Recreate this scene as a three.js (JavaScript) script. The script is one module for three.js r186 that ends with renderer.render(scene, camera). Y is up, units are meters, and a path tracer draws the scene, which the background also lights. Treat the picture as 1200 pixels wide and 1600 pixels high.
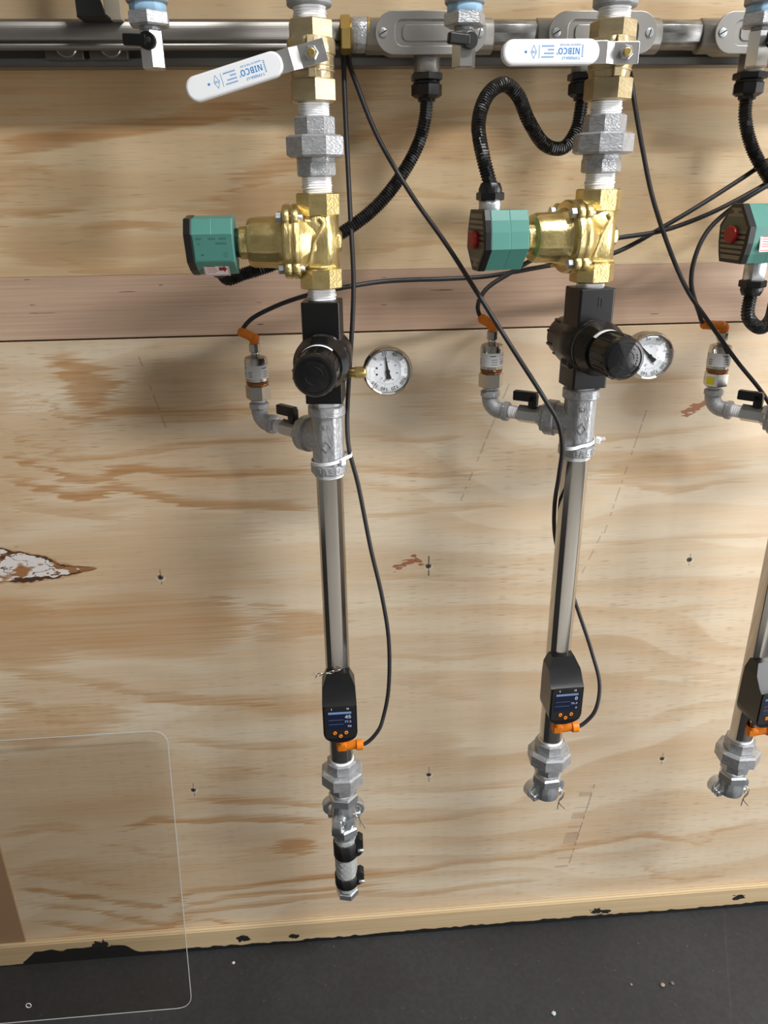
import * as THREE from 'three';
import { RoundedBoxGeometry } from 'three/addons/geometries/RoundedBoxGeometry.js';
import { mergeGeometries, toCreasedNormals } from 'three/addons/utils/BufferGeometryUtils.js';
import { RectAreaLightUniformsLib } from 'three/addons/lights/RectAreaLightUniformsLib.js';
import { FontLoader } from 'three/addons/loaders/FontLoader.js';
import { Brush, Evaluator, INTERSECTION } from 'three-bvh-csg';
import { TextGeometry } from 'three/addons/geometries/TextGeometry.js';

// ---------------------------------------------------------------- camera, light, exposure
const H = 1.44;                                   // eye height above the floor; fittings are laid out relative to it
const scene = new THREE.Scene();
const camera = new THREE.PerspectiveCamera(67.38, 1200 / 1600, 0.05, 20);
camera.position.set(0, H, 1.15);
camera.up.set(0.0429, 0.9218, -0.3854);
camera.lookAt(0.0687, H - 0.3876, 1.15 - 0.9193);
scene.add(camera);
const renderer = new THREE.WebGLRenderer({ antialias: true });
renderer.toneMapping = THREE.LinearToneMapping;
renderer.toneMappingExposure = 1.06;
renderer.shadowMap.enabled = true;
RectAreaLightUniformsLib.init();
const CEIL = 3.4;                                // ceiling height
const LAMPS = [[1.3, 1.55]];   // ceiling light in front of the wall: x, z
const LAMP_POWER = 105;
const WINDOW = { y: 1.3, z: 1.35, w: 1.5, h: 1.7, power: 6.0 };   // frosted daylight window in the right-hand wall

// ---------------------------------------------------------------- helpers
const V3 = (x, y, z) => new THREE.Vector3(x, y, z);
const taken = {};
function numbered(n) { const k = (taken[n] = (taken[n] ?? -1) + 1); return k ? `${n}_${String(k).padStart(3, '0')}` : n; }
function T(g, p = [0, 0, 0], r = [0, 0, 0], s = 1) {
  const m = new THREE.Matrix4().compose(V3(...p), new THREE.Quaternion().setFromEuler(new THREE.Euler(...r)), Array.isArray(s) ? V3(...s) : V3(s, s, s));
  return g.applyMatrix4(m);
}
function prep(g) {
  let q = g.index ? g.toNonIndexed() : g;
  if (!q.attributes.normal) q.computeVertexNormals();
  for (const k of Object.keys(q.attributes)) if (!['position', 'normal', 'uv'].includes(k)) q.deleteAttribute(k);
  if (!q.attributes.uv) q.setAttribute('uv', new THREE.BufferAttribute(new Float32Array(q.attributes.position.count * 2), 2));
  q.morphAttributes = {}; q.groups = [];
  return q;
}
function part(name, geos, mat, parent) {
  const list = (Array.isArray(geos) ? geos : [geos]).map(prep);
  const m = new THREE.Mesh(list.length > 1 ? mergeGeometries(list) : list[0], mat);
  m.name = name; m.castShadow = m.receiveShadow = true;
  parent.add(m); return m;
}
function thing(name, label, category, p = [0, 0, 0], group, turn = 0) {
  const o = new THREE.Group(); o.name = numbered(name); o.position.set(p[0], p[1] + H, p[2]); o.rotation.y = turn;
  o.userData = { label, category }; if (group) o.userData.group = group;
  scene.add(o); return o;
}
function solo(name, geos, mat, label, category, group, p = [0, 0, 0]) {
  const m = part(numbered(name), geos, mat, scene); m.position.set(p[0], p[1] + H, p[2]);
  m.userData = { label, category }; if (group) m.userData.group = group; return m;
}
function struct(name, geos, mat) { const m = part(name, geos, mat, scene); m.userData = { kind: 'structure' }; return m; }
const flat = g => { const q = g.index ? g.toNonIndexed() : g; q.computeVertexNormals(); return q; };
function lathe(pts, seg = 40, crease = 0.6) { return toCreasedNormals(new THREE.LatheGeometry(pts.map(p => new THREE.Vector2(p[0], p[1])), seg), crease); }
function cyl(r, y0, y1, c = 0.0008, seg = 36) { return lathe([[0, y0], [r - c, y0], [r, y0 + c], [r, y1 - c], [r - c, y1], [0, y1]], seg, 0.9); }
function prism(n, af, y0, y1, c = 0.0015, rot = 0) {              // n-sided nut with chamfered ends
  const R = af / 2 / Math.cos(Math.PI / n);
  const g = new THREE.LatheGeometry([[0, y0], [R - c * 1.6, y0], [R, y0 + c], [R, y1 - c], [R - c * 1.6, y1], [0, y1]].map(p => new THREE.Vector2(...p)), n);
  g.rotateY(rot); return flat(g);
}
const rbox = (w, h, d, r = 0.002, p = [0, 0, 0], rot = [0, 0, 0]) => T(new RoundedBoxGeometry(w, h, d, 2, r), p, rot);
const alongX = g => g.rotateZ(Math.PI / 2);                        // y axis -> -x axis
const alongZ = g => g.rotateX(Math.PI / 2);                        // y axis -> +z axis
function planarUV(g, x0, x1, y0, y1, ax = 'x', ay = 'y') {
  const p = g.attributes.position, n = p.count, uv = new Float32Array(n * 2), get = { x: i => p.getX(i), y: i => p.getY(i), z: i => p.getZ(i) };
  for (let i = 0; i < n; i++) { uv[2 * i] = (get[ax](i) - x0) / (x1 - x0); uv[2 * i + 1] = (get[ay](i) - y0) / (y1 - y0); }
  g.setAttribute('uv', new THREE.BufferAttribute(uv, 2)); return g;
}
function extrude(shape, depth, bevel = 0, seg = 8) {
  return new THREE.ExtrudeGeometry(shape, { depth, bevelEnabled: bevel > 0, bevelThickness: bevel, bevelSize: bevel, bevelOffset: -bevel, bevelSegments: 2, curveSegments: seg });
}
function rrect(w, h, r, cx = 0, cy = 0) {
  const s = new THREE.Shape(), x = cx - w / 2, y = cy - h / 2; r = Math.min(r, w / 2 - 1e-5, h / 2 - 1e-5);
  s.moveTo(x + r, y); s.lineTo(x + w - r, y); s.absarc(x + w - r, y + r, r, -Math.PI / 2, 0); s.lineTo(x + w, y + h - r); s.absarc(x + w - r, y + h - r, r, 0, Math.PI / 2);
  s.lineTo(x + r, y + h); s.absarc(x + r, y + h - r, r, Math.PI / 2, Math.PI); s.lineTo(x, y + r); s.absarc(x + r, y + r, r, Math.PI, Math.PI * 1.5); return s;
}
const poly = pts => { const s = new THREE.Shape(); pts.forEach((p, i) => i ? s.lineTo(...p) : s.moveTo(...p)); s.closePath(); return s; };
function curveOf(pts) { return new THREE.CatmullRomCurve3(pts.map(p => V3(...p)), false, 'centripetal'); }
function tube(pts, r, seg = 120, rad = 10) { return new THREE.TubeGeometry(curveOf(pts), seg, r, rad); }
function corrugated(pts, R, pitch = 0.0034) {                      // ribbed flexible conduit
  const c = curveOf(pts), len = c.getLength(), ribs = Math.round(len / pitch), prof = [0.86, 0.86, 1, 1], N = ribs * 4, S = 14;
  const fr = c.computeFrenetFrames(N), pos = [], idx = [];
  for (let i = 0; i <= N; i++) {
    const p = c.getPointAt(i / N), r = R * prof[i % 4];
    for (let j = 0; j < S; j++) {
      const a = j / S * Math.PI * 2, n = fr.normals[i], b = fr.binormals[i], x = Math.cos(a) * r, y = Math.sin(a) * r;
      pos.push(p.x + n.x * x + b.x * y, p.y + n.y * x + b.y * y, p.z + n.z * x + b.z * y);
    }
  }
  for (let i = 0; i < N; i++) for (let j = 0; j < S; j++) { const a = i * S + j, b = i * S + (j + 1) % S, d = a + S, e = b + S; idx.push(a, b, d, b, e, d); }
  const g = new THREE.BufferGeometry(); g.setAttribute('position', new THREE.Float32BufferAttribute(pos, 3)); g.setIndex(idx);
  g.computeVertexNormals(); return toCreasedNormals(g, 0.9);
}
// seeded noise
let seed = 7; const rnd = () => ((seed = (seed * 1664525 + 1013904223) >>> 0) / 4294967296);
const LAT = new Float32Array(65536).map(() => rnd());
function vn(x, y) {
  const xi = Math.floor(x), yi = Math.floor(y); let fx = x - xi, fy = y - yi; fx = fx * fx * (3 - 2 * fx); fy = fy * fy * (3 - 2 * fy);
  const a = LAT[((yi & 255) << 8) | (xi & 255)], b = LAT[((yi & 255) << 8) | ((xi + 1) & 255)], c = LAT[(((yi + 1) & 255) << 8) | (xi & 255)], d = LAT[(((yi + 1) & 255) << 8) | ((xi + 1) & 255)];
  return a + (b - a) * fx + (c - a) * fy + (a - b - c + d) * fx * fy;
}
const fbm = (x, y, o = 4) => { let s = 0, a = 0.5; for (let i = 0; i < o; i++) { s += a * vn(x + i * 17.3, y + i * 9.1); x *= 2.03; y *= 2.03; a *= 0.5; } return s; };
const sst = (a, b, x) => { const t = Math.min(1, Math.max(0, (x - a) / (b - a))); return t * t * (3 - 2 * t); };
const mix = (a, b, t) => [a[0] + (b[0] - a[0]) * t, a[1] + (b[1] - a[1]) * t, a[2] + (b[2] - a[2]) * t];
function dataTex(W, Hh, fn, srgb = true) {                          // fn(u, v) -> [r, g, b] 0..255
  const d = new Uint8Array(W * Hh * 4);
  for (let j = 0; j < Hh; j++) for (let i = 0; i < W; i++) {
    const c = fn((i + 0.5) / W, (j + 0.5) / Hh), k = (j * W + i) * 4;
    d[k] = Math.max(0, Math.min(255, c[0])); d[k + 1] = Math.max(0, Math.min(255, c[1])); d[k + 2] = Math.max(0, Math.min(255, c[2])); d[k + 3] = 255;
  }
  const t = new THREE.DataTexture(d, W, Hh); t.magFilter = THREE.LinearFilter; t.minFilter = THREE.LinearMipmapLinearFilter; t.generateMipmaps = true;
  t.wrapS = t.wrapT = THREE.MirroredRepeatWrapping; if (srgb) t.colorSpace = THREE.SRGBColorSpace; t.needsUpdate = true; return t;
}
function canvasTex(W, Hh, draw) {
  const c = document.createElement('canvas'); c.width = W; c.height = Hh; const x = c.getContext('2d'); draw(x, W, Hh);
  const t = new THREE.CanvasTexture(c); t.colorSpace = THREE.SRGBColorSpace; t.anisotropy = 8; return t;
}
const std = (color, roughness, metalness = 0, extra = {}) => new THREE.MeshPhysicalMaterial({ color, roughness, metalness, ...extra });

// ---------------------------------------------------------------- materials
const grainTex = dataTex(256, 256, (u, v) => { const n = 255 * (0.55 * vn(u * 64, v * 64) + 0.45 * vn(u * 128 + 9, v * 128)); return [n, n, n]; }, false);
grainTex.wrapS = grainTex.wrapT = THREE.RepeatWrapping;
const blotch = (base, amp, fx, fy) => dataTex(256, 256, (u, v) => { const n = (fbm(u * fx, v * fy, 4) - 0.47) * amp; return [base[0] + n, base[1] + n, base[2] + n]; });
const M = {
  galv: std('#ffffff', 0.4, 0.55, { map: blotch([176, 178, 181], 46, 40, 40), bumpMap: grainTex, bumpScale: 0.0006 }),
  zinc: std('#cdd2d6', 0.3, 0.9, { bumpMap: grainTex, bumpScale: 0.0001 }),
  plated: std('#c9c9c7', 0.3, 0.9),
  steel: std('#c4c0ba', 0.22, 1),
  tube: std('#c6c2bc', 0.14, 1),
  brass: std('#ffffff', 0.36, 1, { map: blotch([222, 202, 142], 46, 14, 14), bumpMap: grainTex, bumpScale: 0.0003 }),
  bronze: std('#ffffff', 0.42, 0.9, { map: blotch([192, 176, 140], 40, 12, 12), bumpMap: grainTex, bumpScale: 0.0002 }),
  yellowBrass: std('#d0b674', 0.34, 1),
  tape: std('#f3f4f6', 0.6), sealant: std('#8fb4cf', 0.5),
  black: std('#0b0b0c', 0.34), blackSatin: std('#0f0f11', 0.28), matt: std('#121213', 0.6), cable: std('#262427', 0.5), ribbed: std('#0e0e0f', 0.36),
  teal: std('#498479', 0.42), red: std('#a3191a', 0.4), orange: std('#ee8310', 0.42), white: std('#e8e9ea', 0.4), nylon: std('#eef0f2', 0.4),
  copper: std('#a5734a', 0.35, 0.9), greyPipe: std('#8c8f90', 0.45), conduit: std('#ffffff', 0.36, 0.85, { map: blotch([150, 150, 148], 120, 10, 20) }),
  body: std('#ffffff', 0.45, 0.75, { map: blotch([160, 158, 154], 40, 10, 10) }), strut: std('#8f8f8e', 0.35, 0.9),
  glass: std('#ffffff', 0.03, 0, { transmission: 1, thickness: 0, ior: 1.49 }),
  hose: std('#dfe2e0', 0.2, 0, { transmission: 0.45, thickness: 0, clearcoat: 0.4 }),
  braid: std('#d6d8d8', 0.5, 0.2),
  paintBlack: std('#161617', 0.6), rust: std('#5d3a22', 0.7, 0.3),
};

// ---------------------------------------------------------------- plywood wall
const WX0 = -1.0, WX1 = 1.2;                       // metres covered by one run of veneer figure
// veneer patches seen on the sheets, plus broad left-hand ones painting in the dimmer, browner side: x, y, half width, half height, weight (darker late wood +, pale early wood -)
const LOW = [[-0.62, -0.4, .2, .16, .4], [-0.15, -0.26, .14, .05, .4], [-0.2, -0.38, .2, .08, .28], [-0.4, -0.58, .3, .1, .3], [-0.1, -0.78, .2, .09, .22], [-0.45, -1.0, .25, .1, .28], [-0.3, -1.22, .3, .12, .25], [-0.36, -0.265, .06, .05, .95], [-0.22, -0.29, .1, .05, .5], [-0.5, -0.36, .16, .06, .35], [-0.42, -0.8, .2, .05, .35], [-0.25, -0.5, .15, .04, .35], [-0.56, -0.29, .08, .05, .45], [-0.4, -0.53, .2, .03, .35], [-0.34, -0.68, .2, .075, .7], [-0.55, -0.68, .14, .09, .75], [-0.06, -0.68, .08, .03, .6], [-0.22, -0.64, .03, .014, .8], [-0.13, -0.65, .02, .01, .6], [-0.1, -0.70, .06, .02, .5], [-0.52, -0.87, .14, .05, .6], [-0.1, -0.86, .14, .03, .4],
  [-0.2, -1.0, .05, .02, .45], [-0.1, -1.19, .055, .03, .9], [-0.16, -1.2, .1, .03, .4], [-0.55, -1.2, .1, .03, .4], [0.55, -0.43, .14, .03, .55], [0.18, -0.3, .05, .05, .35], [0.15, -0.82, .05, .02, .35], [0.3, -0.75, .2, .02, .25], [0.12, -0.98, .12, .05, .35], [0.66, -1.14, .1, .03, .35], [0.62, -1.2, .12, .03, -.2], [0.5, -0.95, .12, .02, .25]];
const HIGH = [[-0.45, 0.12, .3, .06, .5], [-0.1, 0.13, .2, .05, .45], [-0.5, 0.03, .12, .05, .4], [-0.35, -0.06, .1, .035, .45], [-0.42, 0.13, .1, .035, .6], [-0.5, -0.03, .09, .03, .85], [-0.08, -0.015, .1, .03, .5], [-0.25, -0.06, .1, .015, .4], [0.15, 0.06, .1, .03, .5], [-0.02, 0.14, .15, .02, .4], [0.3, 0.03, .05, .05, .25], [0.25, -0.05, .12, .02, .3], [0.5, 0.14, .3, .02, .3]];
function patchField(list, x, y) {
  let s = 0;
  for (const [cx, cy, rx, ry, w] of list) {
    const dx = (x - cx) / rx, dy = (y - cy) / ry; if (dx * dx > 4 || dy * dy > 4) continue;
    const d = Math.sqrt(dx * dx + dy * dy); s = Math.max(s, w * (1 - sst(0.62, 1.12, d)));
  }
  return s;
}
const PALE_LOW = [222, 206, 180], PALE_HIGH = [216, 193, 156], BROWN = [176, 130, 82];
// late-wood lines of the veneer: half width, weight, then x, y pairs along the line
const LOW_LINES = [[0.0062, 0.60, [-0.487, -0.318, -0.452, -0.345, -0.396, -0.374, -0.333, -0.372, -0.248, -0.362, -0.163, -0.357, -0.035, -0.356]],
  [0.0073, 0.80, [-0.495, -0.357, -0.446, -0.378, -0.405, -0.407, -0.364, -0.411, -0.328, -0.397, -0.294, -0.394, -0.244, -0.402, -0.168, -0.411, -0.025, -0.409]],
  [0.0085, 0.85, [-0.503, -0.397, -0.445, -0.421, -0.398, -0.437, -0.368, -0.437, -0.328, -0.422, -0.291, -0.434, -0.237, -0.452, -0.172, -0.460, -0.028, -0.471]],
  [0.0079, 0.75, [-0.411, -0.278, -0.392, -0.309, -0.366, -0.318, -0.323, -0.302, -0.257, -0.301, -0.176, -0.307, -0.075, -0.307]],
  [0.0060, 0.50, [-0.261, -0.313, -0.176, -0.319, -0.108, -0.317]],
  [0.0098, 0.50, [-0.511, -0.438, -0.431, -0.460, -0.347, -0.468, -0.312, -0.461]],
  [0.0057, 0.60, [-0.410, -0.248, -0.356, -0.259, -0.322, -0.278]],
  [0.0068, 0.40, [-0.467, -0.218, -0.439, -0.257, -0.429, -0.305, -0.408, -0.346, -0.347, -0.379]],
  [0.0121, 0.60, [-0.573, -0.743, -0.484, -0.766, -0.395, -0.790, -0.322, -0.818, -0.208, -0.838, -0.111, -0.845]],
  [0.0137, 0.70, [-0.586, -0.808, -0.542, -0.825, -0.492, -0.859, -0.428, -0.882]],
  [0.0073, 0.45, [-0.296, -0.916, -0.167, -0.940, -0.026, -0.951]],
  [0.0094, 0.60, [-0.281, -1.054, -0.178, -1.070, -0.032, -1.090]],
  [0.0080, 0.70, [-0.412, -1.117, -0.357, -1.095, -0.296, -1.107, -0.208, -1.112, -0.129, -1.116, -0.034, -1.135]],
  [0.0066, 0.50, [-0.440, -1.150, -0.423, -1.158, -0.359, -1.189, -0.298, -1.183, -0.283, -1.152]],
  [0.0069, 0.70, [-0.642, -1.245, -0.521, -1.280, -0.433, -1.312, -0.386, -1.324, -0.306, -1.290, -0.223, -1.288, -0.140, -1.281, -0.040, -1.278, 0.076, -1.275]],
  [0.0070, 0.60, [-0.630, -1.291, -0.526, -1.311, -0.439, -1.352, -0.371, -1.378, -0.309, -1.322, -0.225, -1.311, -0.041, -1.311, 0.075, -1.307]],
  [0.0071, 0.60, [-0.638, -1.334, -0.535, -1.367, -0.444, -1.392, -0.372, -1.389, -0.312, -1.345, -0.228, -1.341, -0.042, -1.331, 0.075, -1.328]],
  [0.0055, 0.50, [-0.315, -1.372, -0.291, -1.370, -0.232, -1.392, -0.045, -1.401]],
  [0.0067, 0.40, [-0.663, -1.197, -0.514, -1.237, -0.408, -1.274]],
  [0.0124, 0.40, [-0.621, -1.104, -0.550, -1.095, -0.471, -1.118]],
  [0.0082, 0.45, [0.002, -1.138, 0.141, -1.146, 0.280, -1.136, 0.365, -1.135]],
  [0.0088, 0.50, [-0.002, -1.285, 0.141, -1.280, 0.242, -1.262, 0.373, -1.266, 0.460, -1.245, 0.547, -1.235]],
  [0.0073, 0.45, [-0.004, -1.335, 0.156, -1.346, 0.288, -1.334, 0.407, -1.327]],
  [0.0072, 0.45, [0.547, -1.235, 0.620, -1.228, 0.698, -1.249, 0.731, -1.266, 0.785, -1.227, 0.873, -1.217]],
  [0.0075, 0.40, [0.614, -1.299, 0.650, -1.343, 0.715, -1.370, 0.791, -1.357, 0.812, -1.299]],
  [0.0095, 0.35, [0.032, -1.061, 0.203, -1.071, 0.347, -1.070]],
  [0.0057, 0.40, [0.058, -0.493, 0.196, -0.481, 0.313, -0.479]],
  [0.0066, 0.40, [0.042, -0.407, 0.172, -0.424, 0.231, -0.419]],
  [0.0043, 0.35, [0.422, -0.375, 0.595, -0.363]],
  [0.0050, 0.35, [0.051, -0.287, 0.164, -0.286]],
  [0.0082, 0.45, [0.435, -0.278, 0.583, -0.280]],
  [0.0042, 0.35, [0.048, -0.353, 0.138, -0.367, 0.250, -0.361]],
  [0.0044, 0.35, [0.045, -0.438, 0.128, -0.448, 0.211, -0.440]],
  [0.0069, 0.45, [0.455, -0.445, 0.567, -0.467, 0.707, -0.450]],
  [0.0048, 0.30, [0.445, -0.561, 0.579, -0.555, 0.750, -0.558]],
  [0.0068, 0.25, [0.037, -0.751, 0.197, -0.775, 0.359, -0.759]],
  [0.0071, 0.25, [0.471, -0.835, 0.604, -0.830, 0.782, -0.864]],
  [0.0085, 0.25, [0.140, -0.840, 0.270, -0.863]],
  [0.0062, 0.25, [0.084, -0.602, 0.249, -0.617, 0.360, -0.617]],
  [0.0053, 0.25, [0.458, -0.699, 0.657, -0.698]]];
const HIGH_LINES = [[0.0113, 0.90, [-0.412, 0.056, -0.404, 0.057, -0.362, 0.064, -0.286, 0.075, -0.224, 0.078, -0.151, 0.094, -0.055, 0.103]],
  [0.0074, 0.50, [-0.405, 0.094, -0.355, 0.102, -0.290, 0.105]],
  [0.0112, 0.60, [-0.147, -0.025, -0.128, -0.013, -0.100, 0.015, -0.038, 0.034, 0.023, 0.045]],
  [0.0066, 0.65, [-0.351, -0.063, -0.305, -0.047, -0.252, -0.040, -0.193, -0.049]],
  [0.0051, 0.55, [-0.379, -0.079, -0.313, -0.098, -0.181, -0.104]],
  [0.0073, 0.60, [-0.428, -0.021, -0.378, -0.026, -0.325, -0.014]],
  [0.0054, 0.50, [-0.418, 0.026, -0.376, 0.032, -0.345, 0.022]],
  [0.0032, 0.35, [-0.301, -0.023, -0.224, -0.017, -0.147, -0.025]],
  [0.0092, 0.60, [0.041, 0.065, 0.085, 0.076, 0.128, 0.083, 0.180, 0.087]],
  [0.0062, 0.40, [0.128, 0.091, 0.232, 0.096, 0.355, 0.101, 0.534, 0.104, 0.626, 0.100]],
  [0.0058, 0.40, [0.056, -0.028, 0.128, -0.004, 0.200, -0.013]],
  [0.0040, 0.30, [0.252, 0.043, 0.323, 0.054, 0.451, 0.045, 0.635, 0.054]],
  [0.0044, 0.30, [0.460, -0.034, 0.557, -0.048, 0.653, -0.041]],
  [0.0043, 0.35, [0.055, -0.079, 0.183, -0.072, 0.239, -0.082]]];

function sampled(lines, n) {                                        // each line's height at every texel column
  return lines.map(([w, k, p]) => { const a = new Float32Array(n).fill(9); for (let i = 0; i < n; i++) { const x = WX0 + (i + 0.5) / n * (WX1 - WX0); if (x < p[0] - 0.03 || x > p[p.length - 2] + 0.03) continue;
    let q = 0; while (q < p.length - 4 && x > p[q + 2]) q += 2; const t = Math.max(0, Math.min(1, (x - p[q]) / (p[q + 2] - p[q]))), e = t * t * (3 - 2 * t); a[i] = p[q + 1] + (p[q + 3] - p[q + 1]) * (0.5 * t + 0.5 * e); } return [w, k, a, p[0], p[p.length - 2]]; });
}
function veneer(u, x, y, list, lines, shift, marks, PALE) {
  const wx = (fbm(x * 5 + shift, y * 11, 3) - 0.45) * 0.12, wy = (fbm(x * 3.1 + 40 + shift, y * 7 + 3, 3) - 0.45) * 0.05;
  const jag = (vn(x * 9, y * 420) - 0.5) * 0.07 + (vn(x * 30, y * 800) - 0.5) * 0.03;    // ragged ends along the grain
  let f = 0.75 * patchField(list, x + wx + jag, y + wy);
  const col = Math.max(0, Math.min(2047, Math.floor((u + jag * 0.25) * 2048))), yr = y + (fbm(x * 14, y * 60, 2) - 0.37) * 0.012;
  for (const [w, k, a, x0, x1] of lines) {
    const d = (yr - a[col]) / w; if (d > 2.2 || d < -1.3) continue;
    const ends = sst(x0 - 0.03, x0 + 0.04, x + jag) * (1 - sst(x1 - 0.05, x1 + 0.03, x + jag));
    f = Math.max(f, k * ends * sst(-1.25, -0.7, d) * (1 - sst(0.1, 2.1, d)) * (0.72 + 0.5 * (vn(x * 6 + 4, y * 380) - 0.3)));
  }
  const lev = fbm(x * 1.1 + shift, y * 2.6 + shift, 3) * 8 + y * 11;                   // faint growth rings cut flat
  const fr = lev - Math.floor(lev); f = Math.max(f, 0.2 * sst(0.15, 0.8, fr) * (1 - sst(0.9, 1.0, fr)) * (0.4 + 1.2 * fbm(x * 2, y * 5 + 8, 2)));
  const streak = vn(x * 5 + 3, y * 360) - 0.5, fine = vn(x * 18, y * 800 + 5) - 0.5, soft = fbm(x * 2.5 + 11, y * 22, 3) - 0.45;
  let c = mix(PALE, BROWN, Math.min(1.1, Math.max(0, 0.06 + f + streak * 0.3 * (0.4 + f) + fine * 0.16 + soft * 0.4)));
  const k = 1 + streak * 0.03 + fine * 0.06; c = [c[0] * k, c[1] * k, c[2] * k];
  const pore = vn(x * 45 + 20, y * 1250 + 3); if (pore > 0.74) c = mix(c, [132, 98, 66], (pore - 0.74) * 1.25 * (0.2 + 1.1 * vn(x * 3, y * 12)));
  return marks ? marks(x, y, c) : c;
}
const seg = (x, y, x0, y0, x1, y1) => { const dx = x1 - x0, dy = y1 - y0, t = Math.max(0, Math.min(1, ((x - x0) * dx + (y - y0) * dy) / (dx * dx + dy * dy))); return Math.hypot(x - x0 - t * dx, y - y0 - t * dy); };
const SCREWS = [[-0.284, -0.584], [0.16, -0.587], [0.616, -0.599], [0.165, -1.033], [-0.279, -1.032], [0.624, -1.032]];
const DASHES = [[0.212, -0.47, 0.282, -0.28], [0.459, -0.54, 0.506, -0.33], [0.425, -0.62, 0.455, -0.54], [-0.275, -0.205, -0.245, -0.33]];
function lowMarks(x, y, c) {
  // knot filled with white putty at the left
  if (x < -0.34 && y < -0.48 && y > -0.66) {
    const ax = (x + 0.62) / 0.23, hh = 0.041 * Math.pow(Math.max(0.0001, 1.03 - ax), 0.85) + 0.0002, yc = -0.557 + 0.006 * Math.sin(ax * 5);
    if (ax < 1.03) {
      const d = Math.abs(y - yc) / hh + (fbm(x * 34, y * 80, 4) - 0.46) * 1.5, web = Math.abs(fbm(x * 40 + 3, y * 95, 4) - 0.47), blot = fbm(x * 24 + 9, y * 60, 3);
      c = mix(c, [150, 98, 54], 0.85 * (1 - sst(0.85, 1.3, d)));
      if (d < 1.02) c = mix(c, [66, 41, 26], 0.92 * Math.max(1 - sst(0.006, 0.03, web), sst(0.66, 0.9, d) * sst(0.3, 0.46, blot)));
      if (d < 0.78 && ax < 0.82 + (fbm(x * 60, y * 120, 2) - 0.37) * 0.6 && web > 0.016) c = mix(c, [224, 218, 214], sst(0.26, 0.33, blot));
    }
  }
  for (const [sx, sy] of SCREWS) {
    const d = Math.hypot(x - sx, y - sy); if (d > 0.03) continue;
    const line = (Math.abs(x - sx) < 0.0007 && Math.abs(y - sy) < 0.015 + 0.004 * Math.sin(sx * 90)) ? 1 : 0; if (line && d > 0.005) c = mix(c, [70, 62, 56], 0.75);
    if (d < 0.0085 && y < sy) c = mix(c, [230, 216, 190], 0.6);
  }
  for (const [a, b, e, f] of DASHES) { const d = seg(x, y, a, b, e, f); if (d < 0.0012 && vn(y * 160, 3.3) > 0.45) c = mix(c, [122, 100, 80], 0.3); }
  // scuff ladder near the lower right and reddish smears
  const t = (y + 1.30) / 0.215; if (t > 0 && t < 1) { const cx = 0.447 + t * 0.036, dx = x - cx; if (Math.abs(dx - 0.011) < 0.0011 && vn(y * 130, 7) > 0.3) c = mix(c, [120, 98, 84], 0.55); if (dx > -0.018 + t * .004 && dx < 0.011 && vn(y * 120, 21) > 0.74) c = mix(c, [136, 112, 96], 0.28); }
  for (const [a, b, e, f, w] of [[0.106, -0.589, 0.132, -0.573, .008], [0.135, -0.568, 0.147, -0.582, .0045], [0.57, -0.336, 0.602, -0.319, .008]]) { const d = seg(x, y, a, b, e, f); if (d < w && vn(x * 90, y * 420) > 0.12 + 0.5 * d / w) c = mix(c, [146, 82, 52], 0.75); }
  return c;
}
const LOWY0 = -1.44, LOWY1 = -0.196, HIY0 = -0.107, HIY1 = 0.4;
const lowLines = sampled(LOW_LINES, 2048), highLines = sampled(HIGH_LINES, 2048);
const lowTex = dataTex(2048, 2048, (u, v) => { const y = LOWY0 + v * (LOWY1 - LOWY0); return veneer(u, WX0 + u * (WX1 - WX0), y, LOW, lowLines, 0, lowMarks, PALE_LOW); });
const highTex = dataTex(2048, 1024, (u, v) => veneer(u, WX0 + u * (WX1 - WX0), HIY0 + v * (HIY1 - HIY0), HIGH, highLines, 31, null, PALE_HIGH));
const stripTex = dataTex(2048, 256, (u, v) => {
  const x = WX0 + u * (WX1 - WX0), y = v * 0.088, n = fbm(x * 1.6 + 5, y * 30, 3) - 0.45, s = vn(x * 5, y * 500) - 0.5, s2 = vn(x * 14 + 2, y * 1100) - 0.5;
  let c = mix([204, 176, 152], [178, 146, 122], Math.max(0, Math.min(1, 0.4 + n * 1.1 + s * 0.35))); const k = 1 + s2 * 0.07; c = [c[0] * k, c[1] * k, c[2] * k];
  if (vn(x * 22 + 3, y * 260) > 0.965) c = mix(c, [90, 66, 50], 0.7); return c;
});
const woodMat = t => std('#ffffff', 0.62, 0, { map: t, bumpMap: t, bumpScale: 0.0004 });
const RX0 = -2.3, RX1 = 2.25, RZ = 5.2;             // the room
function board(x0, x1, y0, y1, z0, z1, uvY0, uvY1) {
  const g = new RoundedBoxGeometry(x1 - x0, y1 - y0, z1 - z0, 1, 0.0008); T(g, [(x0 + x1) / 2, (y0 + y1) / 2, (z0 + z1) / 2]);
  planarUV(g, WX0, WX1, uvY0, uvY1); return T(g, [0, H, 0]);
}
const wall = new THREE.Group(); wall.name = 'wall_back'; wall.userData = { kind: 'structure' }; scene.add(wall);
part('plywood_sheet', board(RX0, RX1, LOWY0, LOWY1, -0.018, 0, LOWY0, LOWY1), woodMat(lowTex), wall).userData.label = 'pale lower plywood sheet with a putty-filled knot';
part('plywood_sheet', board(RX0, RX1, HIY0, CEIL - H, -0.018, 0, HIY0, HIY1), woodMat(highTex), wall).userData.label = 'upper plywood sheet behind the conduit';
part('filler_board', board(RX0, RX1, -0.1935, -0.1066, -0.018, -0.0004, -0.1945, -0.107), woodMat(stripTex), wall).userData.label = 'narrow pinkish filler board between the plywood sheets';
part('backing', T(new THREE.BoxGeometry(RX1 - RX0, CEIL, 0.02), [(RX0 + RX1) / 2, CEIL / 2, -0.029]), std('#4a3520', 0.8), wall);

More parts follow.
